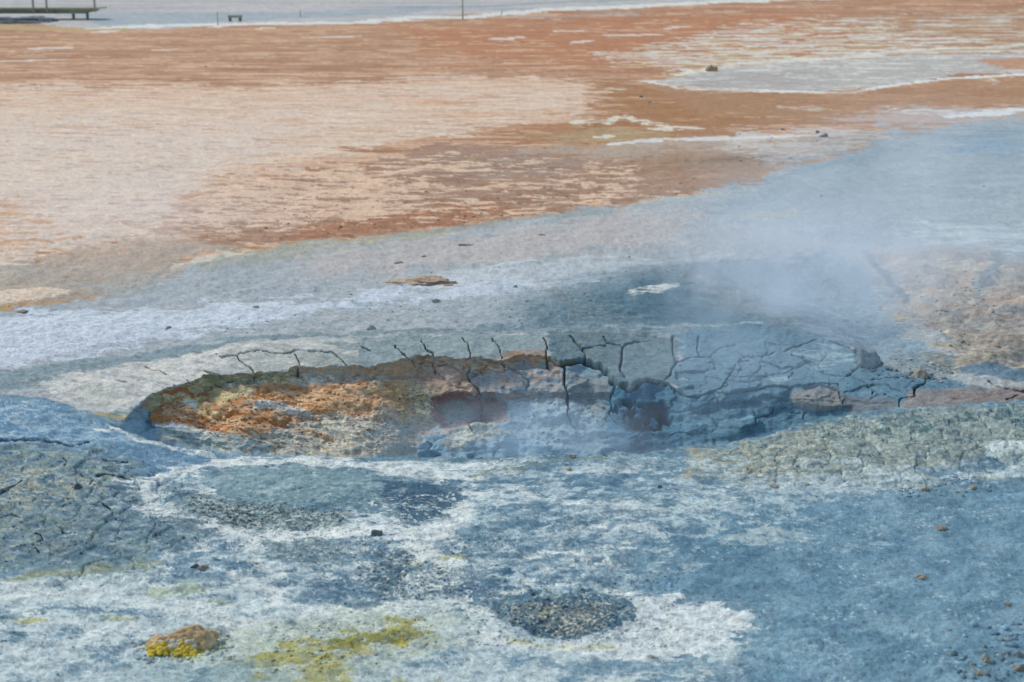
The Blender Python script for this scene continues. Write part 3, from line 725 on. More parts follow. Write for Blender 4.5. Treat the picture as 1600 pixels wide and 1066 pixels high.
area([(L_, 905), (0, 905), (220, 890), (420, 930), (640, 940), (760, 960), (1000, 1010), (1180, 990), (1160, 1020), (1000, 1080), (L_, 1120)], (200, 212, 222), 30, 26, .8, (40, -.45, .3, 2, 1), zone=NB_)
strk([(230, 735), (330, 716), (450, 719), (580, 723), (700, 728), (800, 722)], (210, 218, 228), 16, 12, 10, .9, (16, -.6, .3, 2.5, 3), zone=NB_)
strk([(720, 770), (720, 800), (700, 830), (640, 850), (700, 880), (720, 890)], (214, 220, 226), 20, 14, 14, .85, (14, -.35, .25, 1.6, 4), zone=NB_, ky=1.6)
strk([(760, 790), (860, 770), (900, 790), (1000, 805), (1100, 800)], (196, 208, 220), 20, 18, 14, .85, (16, -.3, .3, 2, 6), zone=NB_)
strk([(220, 750), (230, 790), (300, 815), (380, 835), (470, 830), (560, 815), (620, 820), (680, 812)], (206, 214, 226), 34, 26, 16, .85, (16, -.35, .25, 2, 3), zone=NB_, ky=1.5)
strk([(100, 770), (160, 778), (220, 790)], (204, 210, 216), 14, 12, 12, .8, (10, -.2, .3, 2, 3), zone=NB_)
strk([(150, 780), (200, 755), (240, 740)], (206, 214, 224), 14, 12, 12, .8, (10, -.2, .3, 2, 5), zone=NB_)
# blue pads in the white
area([(310, 752), (340, 733), (440, 727), (560, 730), (640, 745), (720, 762), (735, 780), (700, 808), (640, 815), (560, 800), (520, 790), (440, 795), (340, 778)], (122, 150, 168), 8, 10, .95, zone=NB_, ky=2.2)
area([(340, 735), (520, 730), (600, 750), (560, 780), (400, 775)], (154, 176, 184), 20, 14, .75, (14, -.3, .4, 2, 4), zone=NB_)
area([(590, 745), (700, 755), (735, 778), (700, 805), (640, 815), (600, 780)], (88, 118, 142), 8, 10, .9, zone=NB_, ky=2.2)
area([(560, 770), (730, 770), (730, 815), (600, 820)], (208, 216, 224), 10, 10, .85, (5, .45, .12, 1.6, 2), zone=NB_)
area([(290, 775), (440, 785), (540, 800), (540, 826), (400, 832), (290, 805)], (140, 160, 170), 16, 12, .85, zone=NB_)
area([(290, 775), (440, 785), (540, 800), (540, 826), (400, 832), (290, 805)], (76, 94, 104), 16, 12, .8, (6, .15, .2, 1.6, 4), zone=NB_)
area([(400, 840), (500, 832), (600, 850), (560, 885), (460, 885), (390, 868)], (124, 148, 164), 16, 16, .75, (18, -.4, .3, 2, 3), zone=NB_)
area([(470, 905), (560, 880), (620, 900), (700, 920), (610, 945), (480, 940)], (104, 134, 158), 14, 16, .8, (18, -.3, .3, 1.8, 3), zone=NB_)
area([(580, 860), (640, 860), (650, 900), (600, 935), (560, 920)], (108, 134, 154), 12, 12, .8, (14, -.4, .3, 1.6, 5), zone=NB_)
area([(600, 890), (720, 895), (740, 925), (630, 935)], (196, 206, 214), 12, 12, .85, (5, .0, .2, 1.4, 3), zone=NB_)
area([(680, 920), (800, 885), (830, 905), (800, 930), (760, 950), (680, 950)], (92, 124, 150), 12, 14, .85, (16, -.4, .3, 2, 3), zone=NB_)
area([(700, 850), (740, 805), (900, 800), (880, 830), (900, 850), (760, 870)], (124, 150, 172), 16, 16, .8, (22, -.4, .3, 2, 5), zone=NB_)
area([(760, 755), (900, 745), (1060, 750), (1060, 775), (850, 775), (760, 775)], (118, 148, 172), 16, 14, .75, (20, -.3, .3, 2.4, 5), zone=NB_)
area([(0, 700), (240, 690), (330, 720), (200, 735), (0, 740), (L_, 740), (L_, 700)], (124, 150, 172), 20, 14, .8, (20, -.4, .3, 2, 3), zone=NB_)
# clean salt rims round the pads
for pts, w, o_ in [([(225, 752), (222, 785), (290, 815), (370, 838), (460, 836), (560, 826), (650, 828), (700, 812), (745, 790)], 15, .9), ([(235, 745), (320, 722), (450, 718), (560, 722), (680, 738), (740, 752)], 15, .9),
                   ([(740, 780), (820, 762), (880, 778), (960, 792), (1040, 800)], 14, .8), ([(690, 835), (640, 850), (690, 868), (740, 880)], 16, .9), ([(360, 905), (450, 948), (560, 955), (660, 945), (740, 935)], 14, .85),
                   ([(0, 930), (140, 925), (260, 950), (420, 975)], 20, .7), ([(1000, 940), (1110, 950), (1165, 975), (1120, 1000)], 18, .9), ([(740, 1000), (860, 1010), (1000, 1025), (1100, 1015)], 18, .8),
                   ([(780, 735), (900, 738), (1000, 730)], 9, .6), ([(420, 885), (380, 870), (400, 845)], 10, .7), ([(860, 830), (960, 815), (1040, 835)], 12, .7)]:
    strk(pts, (212, 219, 227), w, w, 20, o_, None, zone=NB_, ky=2.2)
for pts, c, o_ in [([(330, 745), (420, 732), (560, 735), (640, 752), (560, 775), (420, 780), (330, 765)], (132, 158, 172), .75), ([(600, 748), (700, 758), (728, 776), (700, 798), (640, 808), (600, 785)], (76, 108, 134), .85),
                ([(480, 912), (560, 895), (600, 915), (540, 935), (480, 930)], (92, 124, 150), .8), ([(590, 868), (640, 866), (640, 905), (600, 925), (575, 900)], (98, 126, 148), .8),
                ([(540, 935), (575, 925), (590, 945), (560, 955)], (90, 120, 144), .8), ([(700, 925), (790, 895), (820, 910), (760, 940)], (84, 116, 144), .85), ([(720, 835), (790, 808), (880, 812), (860, 835), (760, 850)], (112, 142, 164), .8),
                ([(890, 770), (960, 765), (1040, 780), (960, 790)], (106, 138, 160), .7), ([(770, 885), (860, 868), (900, 880), (820, 892)], (118, 146, 168), .7), ([(420, 855), (500, 845), (560, 862), (500, 880), (430, 876)], (116, 140, 154), .75),
                ([(240, 905), (330, 895), (400, 905), (300, 918)], (120, 148, 170), .7), ([(780, 1040), (900, 1035), (1050, 1030), (1080, 1050), (900, 1060)], (120, 150, 174), .7)]:
    area(pts, c, 10, 16, o_, None, zone=NB_, ky=2.2, rag=.7)
area([(560, 775), (725, 770), (735, 812), (600, 818)], (212, 220, 226), 10, 10, .85, (5, .55, .12, 1.6, 2), zone=NB_)
# left bank, blue
area([(L_, 612), (0, 612), (80, 625), (160, 655), (230, 690), (340, 708), (220, 745), (60, 700), (L_, 690)], (108, 144, 178), 14, 12, .95, zone=NB_)
area([(L_, 612), (0, 612), (120, 640), (200, 690), (60, 700), (L_, 690)], (158, 184, 206), 14, 12, .75, (12, .0, .3, 2, 3), zone=NB_)
area([(L_, 690), (60, 695), (200, 710), (200, 790), (330, 830), (200, 880), (0, 900), (L_, 910)], (112, 138, 154), 24, 16, .9, zone=NB_)
area([(L_, 700), (60, 700), (200, 720), (120, 800), (160, 850), (0, 880), (L_, 900)], (146, 156, 150), 24, 16, .75, (12, .05, .3, 2, 2), zone=NB_)
area([(L_, 700), (60, 700), (220, 720), (260, 800), (260, 850), (0, 880), (L_, 900)], (74, 104, 136), 24, 16, .75, (14, .3, .2, 2.2, 5), zone=NB_)
area([(L_, 730), (80, 730), (160, 760), (60, 800), (L_, 810)], (184, 178, 162), 24, 16, .8, (8, .4, .2, 2, 6), zone=NB_)
strk([(20, 905), (100, 893), (160, 882), (230, 880)], (146, 154, 128), 20, 18, 14, .75, (14, -.5, .4, 2, 3), zone=NB_)
strk([(150, 668), (166, 673)], (214, 220, 226), 5, 4, 2, .95, None, 2, zone=NB_)
strk([(172, 664), (190, 675), (215, 687), (260, 696), (330, 708)], (212, 218, 224), 6, 5, 4, .9, (6, -.4, .3, 1.5, 3), 2, zone=NB_)
strk([(560, 718), (800, 716), (980, 711), (1080, 700), (1150, 690)], (98, 132, 150), 7, 6, 4, .7, (9, -.3, .3, 3, 3), 2.4, zone=NB_)
strk([(740, 742), (800, 730), (860, 722), (940, 716)], (134, 142, 112), 10, 8, 6, .6, (9, -.3, .3, 2, 5), zone=NB_)
# right bank rubble
area([(1080, 705), (1190, 684), (1300, 660), (1450, 640), (R_, 620), (R_, 700), (1600, 690), (1500, 720), (1300, 750), (1180, 760), (1060, 745)], (150, 162, 164), 10, 10, .95, zone=NB_)
area([(1080, 700), (1260, 680), (1300, 700), (1240, 745), (1060, 740)], (180, 176, 160), 20, 14, .7, (12, -.1, .4, 2, 3), zone=NB_)
area([(1250, 665), (1450, 640), (R_, 620), (R_, 680), (1600, 668), (1400, 680)], (92, 122, 134), 10, 10, .85, (8, -.25, .3, 2, 4), zone=NB_)
area([(1100, 700), (1500, 640), (R_, 630), (R_, 700), (1300, 750), (1100, 750)], (92, 116, 128), 14, 10, .6, (6, .35, .2, 2, 6), zone=NB_)
area([(1520, 690), (1600, 682), (R_, 680), (R_, 715), (1640, 715), (1540, 708)], (204, 216, 226), 14, 14, .95, zone=NB_)
area([(1480, 745), (1600, 722), (R_, 720), (R_, 735), (1600, 745), (1500, 755)], (192, 208, 220), 14, 14, .85, (12, -.4, .4, 2.5, 3), zone=NB_)
area([(1080, 760), (1250, 752), (1380, 740), (1450, 745), (1430, 762), (1330, 775), (1180, 775), (1180, 800), (1060, 815), (1000, 800)], (180, 196, 208), 18, 18, .85, (16, -.35, .3, 2, 3), zone=NB_)
# smooth blue slope at right
RS = [(1000, 850), (1150, 800), (1450, 765), (R_, 745), (R_, 1600), (1000, 1600), (1190, 1000), (1180, 960), (1010, 925)]
RSM = poly_mask(UU, VV, RS, 40)
area(RS, (118, 152, 178), 30, 26, .9, zone=NB_)
area(RS, (142, 170, 192), 30, 26, .6, (60, .0, .5, 1.8, 3), zone=NB_)
area(RS, (92, 128, 154), 30, 26, .55, (50, .1, .5, 1.8, 6), zone=NB_)
area([(1120, 840), (1200, 828), (1280, 830), (1270, 842), (1180, 852), (1125, 850)], (178, 194, 204), 14, 14, .75, (14, -.5, .4, 2, 3), zone=NB_, rag=.8)
strk([(1310, 860), (1340, 850), (1390, 850)], (168, 188, 204), 8, 7, 7, .7, (8, -.3, .3, 2, 4), zone=NB_)
strk([(1060, 880), (1100, 878)], (172, 190, 204), 8, 8, 8, .6, zone=NB_)
area([(1200, 1000), (1330, 990), (1320, 1040), (1210, 1040)], (160, 186, 204), 30, 20, .5, (20, 0, .4, 2, 4), zone=NB_)
# dark round mound near the bottom
area([(980, 930), (1060, 935), (1170, 958), (1185, 980), (1150, 1010), (1040, 1030), (900, 1020), (860, 1000), (960, 985)], (208, 216, 226), 12, 18, .95, zone=NB_)
area([(765, 955), (780, 935), (840, 922), (930, 922), (980, 935), (998, 955), (990, 970), (940, 985), (880, 998), (830, 988), (790, 972)], (86, 120, 144), 6, 8, .97, zone=NB_, ky=2)
area([(800, 950), (860, 938), (930, 940), (960, 955), (920, 985), (860, 985), (810, 972)], (146, 146, 140), 14, 8, .8, (5, .0, .3, 1.4, 3), zone=NB_, ky=2)
area([(870, 965), (920, 958), (950, 975), (900, 992), (870, 990)], (214, 210, 204), 8, 8, .85, (4.5, .1, .2, 1.4, 6), zone=NB_, ky=2)
strk([(850, 930), (890, 934), (940, 938)], (172, 190, 192), 6, 5, 4, .8, (5, -.1, .2, 1.6, 4), zone=NB_)
strk([(848, 957), (866, 953)], (176, 172, 110), 6, 5, 3, .8, zone=NB_)
# sulphur and algae stains
SU = [(380, 1030), (450, 1005), (540, 985), (610, 965), (650, 966), (680, 985), (670, 1000), (600, 1000), (530, 1010), (480, 1040), (400, 1060)]
area([(340, 990), (560, 955), (720, 970), (720, 1020), (560, 1050), (400, 1080), (330, 1040)], (182, 190, 178), 30, 24, .7, zone=NB_, rag=0)
area(SU, (168, 164, 98), 16, 14, .85, (20, -.9, .3, 2, 3), zone=NB_)
area([(500, 1000), (560, 984), (640, 978), (676, 990), (640, 1000), (560, 1004), (500, 1016)], (136, 134, 70), 10, 10, .85, (12, -.6, .4, 2, 5), zone=NB_)
area([(530, 1012), (580, 1000), (590, 1010), (540, 1040), (560, 1066), (500, 1100), (430, 1066), (470, 1040)], (172, 164, 84), 14, 12, .75, (14, -.4, .4, 2, 3), zone=NB_)
strk([(600, 1003), (640, 1002), (678, 1001)], (196, 182, 70), 6, 6, 6, .8, (8, -.2, .3, 2, 2), zone=NB_)
area([(430, 1050), (600, 1060), (720, 1060), (720, 1200), (300, 1200)], (168, 172, 120), 30, 20, .7, (20, -.1, .3, 2, 6), zone=NB_)
area([(235, 995), (330, 1000), (345, 1010), (320, 1025), (260, 1025), (235, 1015)], (196, 194, 116), 10, 10, .85, zone=NB_)
area([(280, 1015), (340, 1015), (330, 1035), (280, 1035)], (190, 200, 160), 12, 12, .7, zone=NB_)
for pts, c, w in [([(160, 965), (190, 970)], (170, 176, 130), 12), ([(0, 975), (40, 972), (60, 970)], (186, 184, 110), 8), ([(700, 870), (730, 868)], (180, 178, 110), 8),
                  ([(640, 880), (660, 884)], (186, 180, 120), 6), ([(250, 925), (300, 922)], (170, 182, 160), 20), ([(800, 1002), (880, 1012), (960, 1010)], (198, 198, 158), 10),
                  ([(330, 945), (350, 944)], (146, 156, 136), 10), ([(190, 848), (230, 862), (200, 880)], (140, 160, 168), 16)]:
    strk(pts, c, w, w, 8, .7, None, zone=NB_)
area([(200, 1040), (420, 1030), (460, 1070), (300, 1090), (190, 1070)], (150, 172, 182), 26, 20, .7, (30, -.5, .4, 2, 4), zone=NB_)
# mud plate colour follows the plates
lay(mL * sstep(0.0, 0.7, vL), (150, 168, 176), .35)
lay(mR * sstep(0.0, 0.7, vR), (176, 184, 184), .45)
area([(760, 720), (1500, 720), (1060, 860), (1000, 930), (700, 930), (740, 800)], (186, 202, 216), 24, 26, .75, (18, .28, .12, 2.4, 3), zone=NB_)
area([(760, 720), (1200, 740), (1060, 860), (1000, 930), (700, 930), (740, 800)], (92, 126, 152), 24, 26, .65, (18, .35, .14, 2.4, 4), zone=NB_)
lay(B_ * sstep(.42, .62, nz(13, 1.3, 3) + NGR) * (1 - RSM), (200, 212, 222), .32)
lay(B_ * sstep(.46, .66, nz(13, 1.3, 5) + NGR) * (1 - RSM), (78, 112, 142), .38)
# fine mottling of the pigment itself: dark grit and pale salt grains
gA = nz(5.0, 1.2, 2, 3); gB = nz(10, 1.4, 6, 3); gC = nz(2.6, 1.0, 4, 2)
nearw = sstep(360, 560, VV)
COL *= (1 + 0.10 * gB * (0.5 + 0.5 * nearw) + (0.06 + .05 * nearw) * gA + (0.05 + .08 * nearw) * gC)[..., None]
lay(sstep(.55, .95, gC) * sstep(-.2, .5, nz(45, 1.5, 2)) * B_, (70, 92, 110), .55)
lay(sstep(.7, 1.0, gA) * sstep(-.2, .5, nz(38, 1.5, 7)) * B_, (216, 220, 224), .55)
lay(sstep(.55, .9, gA) * gritm, (226, 226, 222), .6)
lay(sstep(.5, .9, -gA) * gritm, (62, 74, 82), .6)
lay(np.clip(hollow * 2.2, 0, 1), (26, 92, 132))  # hollow's shade painted in as dark blue
COL[...] = np.clip(COL, 0.003, 1) ** 1.13 * 1.06                      # a little deeper pigment throughout
COL *= 1 + B_[..., None] * np.array([-.06, .0, -.02], F32)
COL[...] = np.clip(COL / LIGHT.astype(F32) * (1 + 0.42 * CZ * sstep(0, 1, (VV - LPF) / 20) * (1 - sstep(820, 980, UU)))[..., None], 0.006, 0.85)  # left and middle crater wall painted lighter to offset its shade

# ------------------------------------------------------------------ ground and crater meshes
def principled(name, rough=0.9):
    m = bpy.data.materials.new(name); m.use_nodes = True
    nt = m.node_tree
    b = nt.nodes['Principled BSDF']
    b.inputs['Roughness'].default_value = rough
    b.inputs['Specular IOR Level'].default_value = 0.25
    return m, nt, b

def earth_material(name, fine=1.0):
    m, nt, b = principled(name, 0.9)
    N = nt.nodes.new; Lk = nt.links.new
    at = N('ShaderNodeAttribute'); at.attribute_name = 'pigment'
    tc = N('ShaderNodeTexCoord')
    n1 = N('ShaderNodeTexNoise'); n1.inputs['Scale'].default_value = 140; n1.inputs['Detail'].default_value = 3; n1.inputs['Roughness'].default_value = .7
    n2 = N('ShaderNodeTexNoise'); n2.inputs['Scale'].default_value = 32; n2.inputs['Detail'].default_value = 5; n2.inputs['Roughness'].default_value = .65
    vo = N('ShaderNodeTexVoronoi'); vo.inputs['Scale'].default_value = 95
    for n in (n1, n2, vo): Lk(tc.outputs['Object'], n.inputs['Vector'])
    r1 = N('ShaderNodeMapRange'); r1.inputs['From Min'].default_value = .3; r1.inputs['From Max'].default_value = .7
    r1.inputs['To Min'].default_value = .78; r1.inputs['To Max'].default_value = 1.2
    Lk(n1.outputs['Fac'], r1.inputs['Value'])
    r2 = N('ShaderNodeMapRange'); r2.inputs['From Min'].default_value = .3; r2.inputs['From Max'].default_value = .7
    r2.inputs['To Min'].default_value = .88; r2.inputs['To Max'].default_value = 1.12
    Lk(n2.outputs['Fac'], r2.inputs['Value'])
    mu = N('ShaderNodeMath'); mu.operation = 'MULTIPLY'
    Lk(r1.outputs[0], mu.inputs[0]); Lk(r2.outputs[0], mu.inputs[1])
    vm = N('ShaderNodeVectorMath'); vm.operation = 'SCALE'
    Lk(at.outputs['Color'], vm.inputs[0]); Lk(mu.outputs[0], vm.inputs['Scale'])
    Lk(vm.outputs[0], b.inputs['Base Color'])
    bp = N('ShaderNodeBump'); bp.inputs['Strength'].default_value = 0.55 * fine; bp.inputs['Distance'].default_value = 0.006
    bp2 = N('ShaderNodeBump'); bp2.inputs['Strength'].default_value = 0.35 * fine; bp2.inputs['Distance'].default_value = 0.02
    Lk(n1.outputs['Fac'], bp.inputs['Height']); Lk(n2.outputs['Fac'], bp2.inputs['Height'])
    Lk(bp2.outputs[0], bp.inputs['Normal']); Lk(bp.outputs[0], b.inputs['Normal'])
    rr = N('ShaderNodeMapRange'); rr.inputs['To Min'].default_value = .7; rr.inputs['To Max'].default_value = 1.0
    Lk(n2.outputs['Fac'], rr.inputs['Value']); Lk(rr.outputs[0], b.inputs['Roughness'])
    return m

def grid_mesh(name, facemask, mat):
    """one mesh from the chosen quads of the sheet"""
    r, c = np.nonzero(facemask)
    idx = np.stack([r * NU + c, (r + 1) * NU + c, (r + 1) * NU + c + 1, r * NU + c + 1], 1)
    used = np.zeros(NR * NU, bool); used[idx.ravel()] = True
    remap = np.cumsum(used) - 1
    co = np.stack([X.ravel()[used], Y.ravel()[used], Z.ravel()[used]], 1).astype(F32)
    fc = remap[idx].astype(np.int32)
    me = bpy.data.meshes.new(name)
    me.vertices.add(len(co)); me.vertices.foreach_set('co', co.ravel())
    me.loops.add(fc.size); me.loops.foreach_set('vertex_index', fc.ravel())
    me.polygons.add(len(fc)); me.polygons.foreach_set('loop_start', np.arange(0, fc.size, 4, dtype=np.int32))
    me.polygons.foreach_set('use_smooth', np.ones(len(fc), bool))
    at = me.color_attributes.new('pigment', 'FLOAT_COLOR', 'POINT')
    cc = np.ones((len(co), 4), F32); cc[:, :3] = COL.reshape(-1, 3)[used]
    at.data.foreach_set('color', cc.ravel())
    me.update(calc_edges=True)
    me.materials.append(mat)
    o = bpy.data.objects.new(name, me)
    scene.collection.objects.link(o)
    return o

cellU = 0.5 * (UU[:-1, :-1] + UU[1:, 1:]); 
basin = in_basin[:-1, :-1] & (cellU < 1600)
basin[NA - 1:NA + NW] = (cellU[NA - 1:NA + NW] > 20) & (cellU[NA - 1:NA + NW] < 1600)
m_ground = earth_material('mineral_ground')
ground = grid_mesh('ground', ~basin, m_ground); tag(ground, kind='structure')
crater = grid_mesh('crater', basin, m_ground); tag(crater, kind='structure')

# ------------------------------------------------------------------ materials for things
def rock_material(name, c1, c2, c3=None, scale=30, mid=.5):
    m, nt, b = principled(name, 0.92)
    N = nt.nodes.new; Lk = nt.links.new
    tc = N('ShaderNodeTexCoord')
    n = N('ShaderNodeTexNoise'); n.inputs['Scale'].default_value = scale; n.inputs['Detail'].default_value = 6; n.inputs['Roughness'].default_value = .7
    Lk(tc.outputs['Object'], n.inputs['Vector'])
    cr = N('ShaderNodeValToRGB')
    e = cr.color_ramp.elements
    e[0].position = mid - .15; e[0].color = (*albedo(c1), 1)
    e[1].position = mid + .12; e[1].color = (*albedo(c2), 1)
    if c3:
        k = cr.color_ramp.elements.new(mid + .2); k.color = (*albedo(c3), 1)
    Lk(n.outputs['Fac'], cr.inputs[0]); Lk(cr.outputs[0], b.inputs['Base Color'])
    bp = N('ShaderNodeBump'); bp.inputs['Strength'].default_value = .8; bp.inputs['Distance'].default_value = .01
    Lk(n.outputs['Fac'], bp.inputs['Height']); Lk(bp.outputs[0], b.inputs['Normal'])
    return m

def ground_idx(u, v):
    ci = int(round((u - U[0]) / STEP_U)); col = VV[:, ci]
    if v < rimv[ci]: return int(np.argmin(np.abs(col[:NA] - v))), ci
    return NA + NW + int(np.argmin(np.abs(col[NA + NW:] - v))), ci

def ground_z(u, v):
    """point of the finished ground at a photo position"""
    ci = int(round((u - U[0]) / STEP_U))
    col = VV[:, ci]
    if v < rimv[ci]:
        ri = int(np.argmin(np.abs(col[:NA] - v)))
    else:
        ri = NA + NW + int(np.argmin(np.abs(col[NA + NW:] - v)))
    return Vector((X[ri, ci], Y[ri, ci], Z[ri, ci]))

import bmesh
def rock_bm(w, d, h, seed, sub=3, rough=.28, freq=1.6, flat=.35, angular=0.0):
    bm = bmesh.new()
    bmesh.ops.create_icosphere(bm, subdivisions=sub, radius=1.0)
    rng = random.Random(seed)
    off = Vector((rng.random() * 50, rng.random() * 50, rng.random() * 50))
    cuts = []
    for _ in range(int(9 * angular)):
        n = Vector((rng.gauss(0, 1), rng.gauss(0, 1), rng.gauss(0, 1))).normalized()
        cuts.append((n, rng.uniform(.55, .85)))
    for v in bm.verts:
        p = v.co.copy()
        k = 1 + rough * mnoise.noise(p * freq + off) * 1.6 + rough * .5 * mnoise.noise(p * freq * 2.7 + off) + rough * .3 * mnoise.noise(p * freq * 6 + off)
        p = p * k
        for n, dd in cuts:
            s_ = p.dot(n)
            if s_ > dd: p -= n * (s_ - dd)
        if p.z < 0: p.z *= .5
        v.co = Vector((p.x * w / 2, p.y * d / 2, p.z * h))
    for f in bm.faces: f.smooth = angular < .5
    return bm

def link_bm(name, bm, mat, parent=None):
    me = bpy.data.meshes.new(name); bm.to_mesh(me); bm.free()
    me.materials.append(mat)
    o = bpy.data.objects.new(name, me); scene.collection.objects.link(o)
    if parent: o.parent = parent
    return o

MR = {
 'tan': rock_material('tan_stone', (118, 120, 118), (166, 162, 152), (190, 184, 172)),
 'brown': rock_material('brown_stone', (112, 110, 108), (152, 146, 140)),
 'grey': rock_material('grey_stone', (124, 132, 136), (162, 168, 168)),
 'pale': rock_material('pale_stone', (170, 168, 156), (208, 204, 190)),
 'dark': rock_material('dark_stone', (58, 72, 84), (96, 110, 120)),
 'pink': rock_material('pink_clay', (156, 140, 128), (196, 178, 164), (170, 168, 158), 40),
 'orange': rock_material('orange_stone', (128, 134, 136), (160, 150, 138), (176, 142, 112), 14),
 'olive': rock_material('olive_stone', (104, 108, 96), (180, 156, 124), (110, 112, 108), 5),
}
# u, v of the base centre, width px, height px, material, sub, angular, label, category, name
STONES = [
 (1112, 113, 22, 13, 'olive', 0.3, 'small olive and orange boulder alone at the edge of the round white crust', 'boulder', 'boulder'),
 (1289, 214, 16, 12, 'dark', .6, 'dark angular stone on the grey clay ridge at the end of the orange plain', 'stone', 'stone'),
 (1277, 207, 9, 7, 'dark', .6, 'tiny dark stone just behind the dark angular stone on the grey clay ridge', 'stone', 'stone'),
 (1224, 203, 9, 5, 'dark', .6, 'tiny dark stone on the brown strip just left of the grey clay ridge', 'stone', 'stone'),
 (262, 513, 13, 8, 'grey', .3, 'rounded grey brown pebble alone on the white sheet behind the left end of the crater', 'stone', 'stone'),
 (400, 485, 14, 4, 'brown', .3, 'flat brownish pebble on the white sheet above the left half of the crater', 'stone', 'stone'),
 (683, 469, 19, 9, 'grey', .5, 'lumpy grey stone on the white sheet below the long pink clay bank', 'stone', 'stone'),
 (580, 514, 15, 8, 'grey', .3, 'bluish grey stone on the ground just above the crater shelf', 'stone', 'stone'),
 (727, 383, 28, 5, 'brown', .5, 'thin flat brown flake lying on the pale grey ground under the orange plain', 'stone', 'stone'),
 (846, 370, 13, 4, 'brown', .3, 'small flat brown pebble on pale grey ground right of the thin brown flake', 'stone', 'stone'),
 (663, 399, 10, 3, 'brown', .3, 'tiny brown pebble on pale grey ground left of the thin brown flake', 'stone', 'stone'),
 (622, 412, 18, 4, 'brown', .3, 'low dull brown stone up and left of the long pink clay bank', 'stone', 'stone'),
 (806, 449, 8, 5, 'grey', .3, 'tiny grey stone right of the long pink clay bank', 'stone', 'stone'),
 (983, 402, 10, 5, 'pale', .3, 'pale cream pebble on the grey ground just behind the dark mound', 'stone', 'stone'),
 (896, 716, 15, 7, 'brown', .8, 'sharp dark red stone sitting on the near edge of the crater', 'stone', 'stone'),
 (752, 714, 8, 4, 'brown', .6, 'tiny reddish stone on the near edge of the crater below its maroon recess', 'stone', 'stone'),
 (890, 735, 14, 6, 'tan', .5, 'small tan stone on blue mud just in front of the crater edge', 'stone', 'stone'),
 (1032, 764, 10, 7, 'dark', .7, 'small black stone on blue mud in front of the deep end of the crater', 'stone', 'stone'),
 (120, 765, 17, 12, 'dark', 1.0, 'tilted dark mud flake standing up among the cracked plates at the left', 'mud flake', 'mud_flake'),
 (318, 891, 17, 9, 'brown', .4, 'dark red brown pebble on the white crust at lower left', 'stone', 'stone'),
 (304, 889, 14, 7, 'dark', .4, 'blackish pebble touching the red brown pebble at lower left', 'stone', 'stone'),
 (588, 836, 21, 10, 'dark', .4, 'dark blue grey stone on the white crust below the blue pad', 'stone', 'stone'),
 (608, 851, 7, 5, 'tan', .4, 'tiny tan pebble just below the dark blue grey stone', 'stone', 'stone'),
 (1443, 767, 22, 10, 'tan', .6, 'lumpy tan stone at the lower edge of the rubble bank at the right', 'stone', 'stone'),
 (1520, 762, 18, 4, 'tan', .4, 'thin tan flake right of the lumpy tan stone on the rubble bank edge', 'stone', 'stone'),
 (1208, 761, 20, 5, 'tan', .4, 'low tan crumb pile on the white crust left of the rubble bank', 'stone', 'stone'),
 (1261, 759, 10, 4, 'tan', .4, 'small tan crumb between the low crumb pile and the lumpy tan stone', 'stone', 'stone'),
 (1471, 828, 22, 10, 'brown', .3, 'smooth brown stone on the blue slope at the right', 'stone', 'stone'),
 (1440, 901, 22, 8, 'tan', .5, 'flat tan stone on the blue slope below the smooth brown stone', 'stone', 'stone'),
 (1577, 946, 15, 7, 'tan', .5, 'small tan stone at the right edge above the corner stones', 'stone', 'stone'),
 (1537, 1013, 11, 7, 'tan', .5, 'tiny tan stone topmost of the stones in the lower right corner', 'stone', 'stone'),
 (1541, 1037, 26, 15, 'tan', .6, 'lumpy tan stone in the middle of the corner stones at lower right', 'stone', 'stone'),
 (1530, 1056, 18, 8, 'tan', .5, 'low tan stone below the lumpy stone in the lower right corner', 'stone', 'stone'),
 (1594, 1049, 24, 14, 'brown', .6, 'dark brown stone cut by the right edge of the picture in the lower corner', 'stone', 'stone'),
 (1592, 1024, 14, 12, 'tan', .6, 'tan stone behind the dark brown stone at the right edge', 'stone', 'stone'),
 (1520, 1046, 12, 5, 'tan', .5, 'flat tan crumb left of the lumpy stone in the lower right corner', 'stone', 'stone'),
 (1487, 1028, 10, 4, 'tan', .5, 'faint tan crumb leftmost of the corner stones at lower right', 'stone', 'stone'),
 (1538, 292, 5, 3, 'dark', .5, 'tiny dark speck of stone on the pale blue plain at the right', 'stone', 'stone'),
 (1284, 310, 6, 3, 'dark', .5, 'tiny dark stone on the blue grey plain right of the orange plain', 'stone', 'stone'),
 (34, 488, 22, 4, 'brown', .4, 'flat dark clod on the blue grey ground below the pink patch at far left', 'stone', 'stone'),
 (1002, 153, 8, 4, 'dark', .5, 'tiny dark stone on ochre ground left of the round white crust', 'stone', 'stone'),
 (1016, 162, 8, 3, 'brown', .5, 'tiny brown stone on ochre ground in front of its darker neighbour', 'stone', 'stone'),
 (321, 107, 5, 3, 'brown', .5, 'tiny brown stone on the far orange plain at the left', 'stone', 'stone'),
 (1020, 1027, 15, 5, 'grey', .4, 'flat grey pebble on the white crust below the round gritty mound', 'stone', 'stone'),
]
for i, (u, v, w, h, mk, ang, label, cat, name) in enumerate(STONES):
    p = ground_z(u, v)
    D = (p - cam.location).length / FPX
    W_, H_ = w * D * .88, h * D * .85
    dep = W_ * .8
    bm = rock_bm(W_ * 1.05, dep, H_ * .95, 100 + i, 3 if w > 8 else 2, .30, 1.7, angular=ang)
    o = link_bm(name, bm, MR[mk])
    o.location = p - Vector((0, 0, H_ * .18)); o.rotation_euler[2] = random.Random(i).random() * .8
    if name == 'mud_flake': o.rotation_euler[1] = .4
    tag(o, label, cat, 'loose stones scattered on the mineral ground')

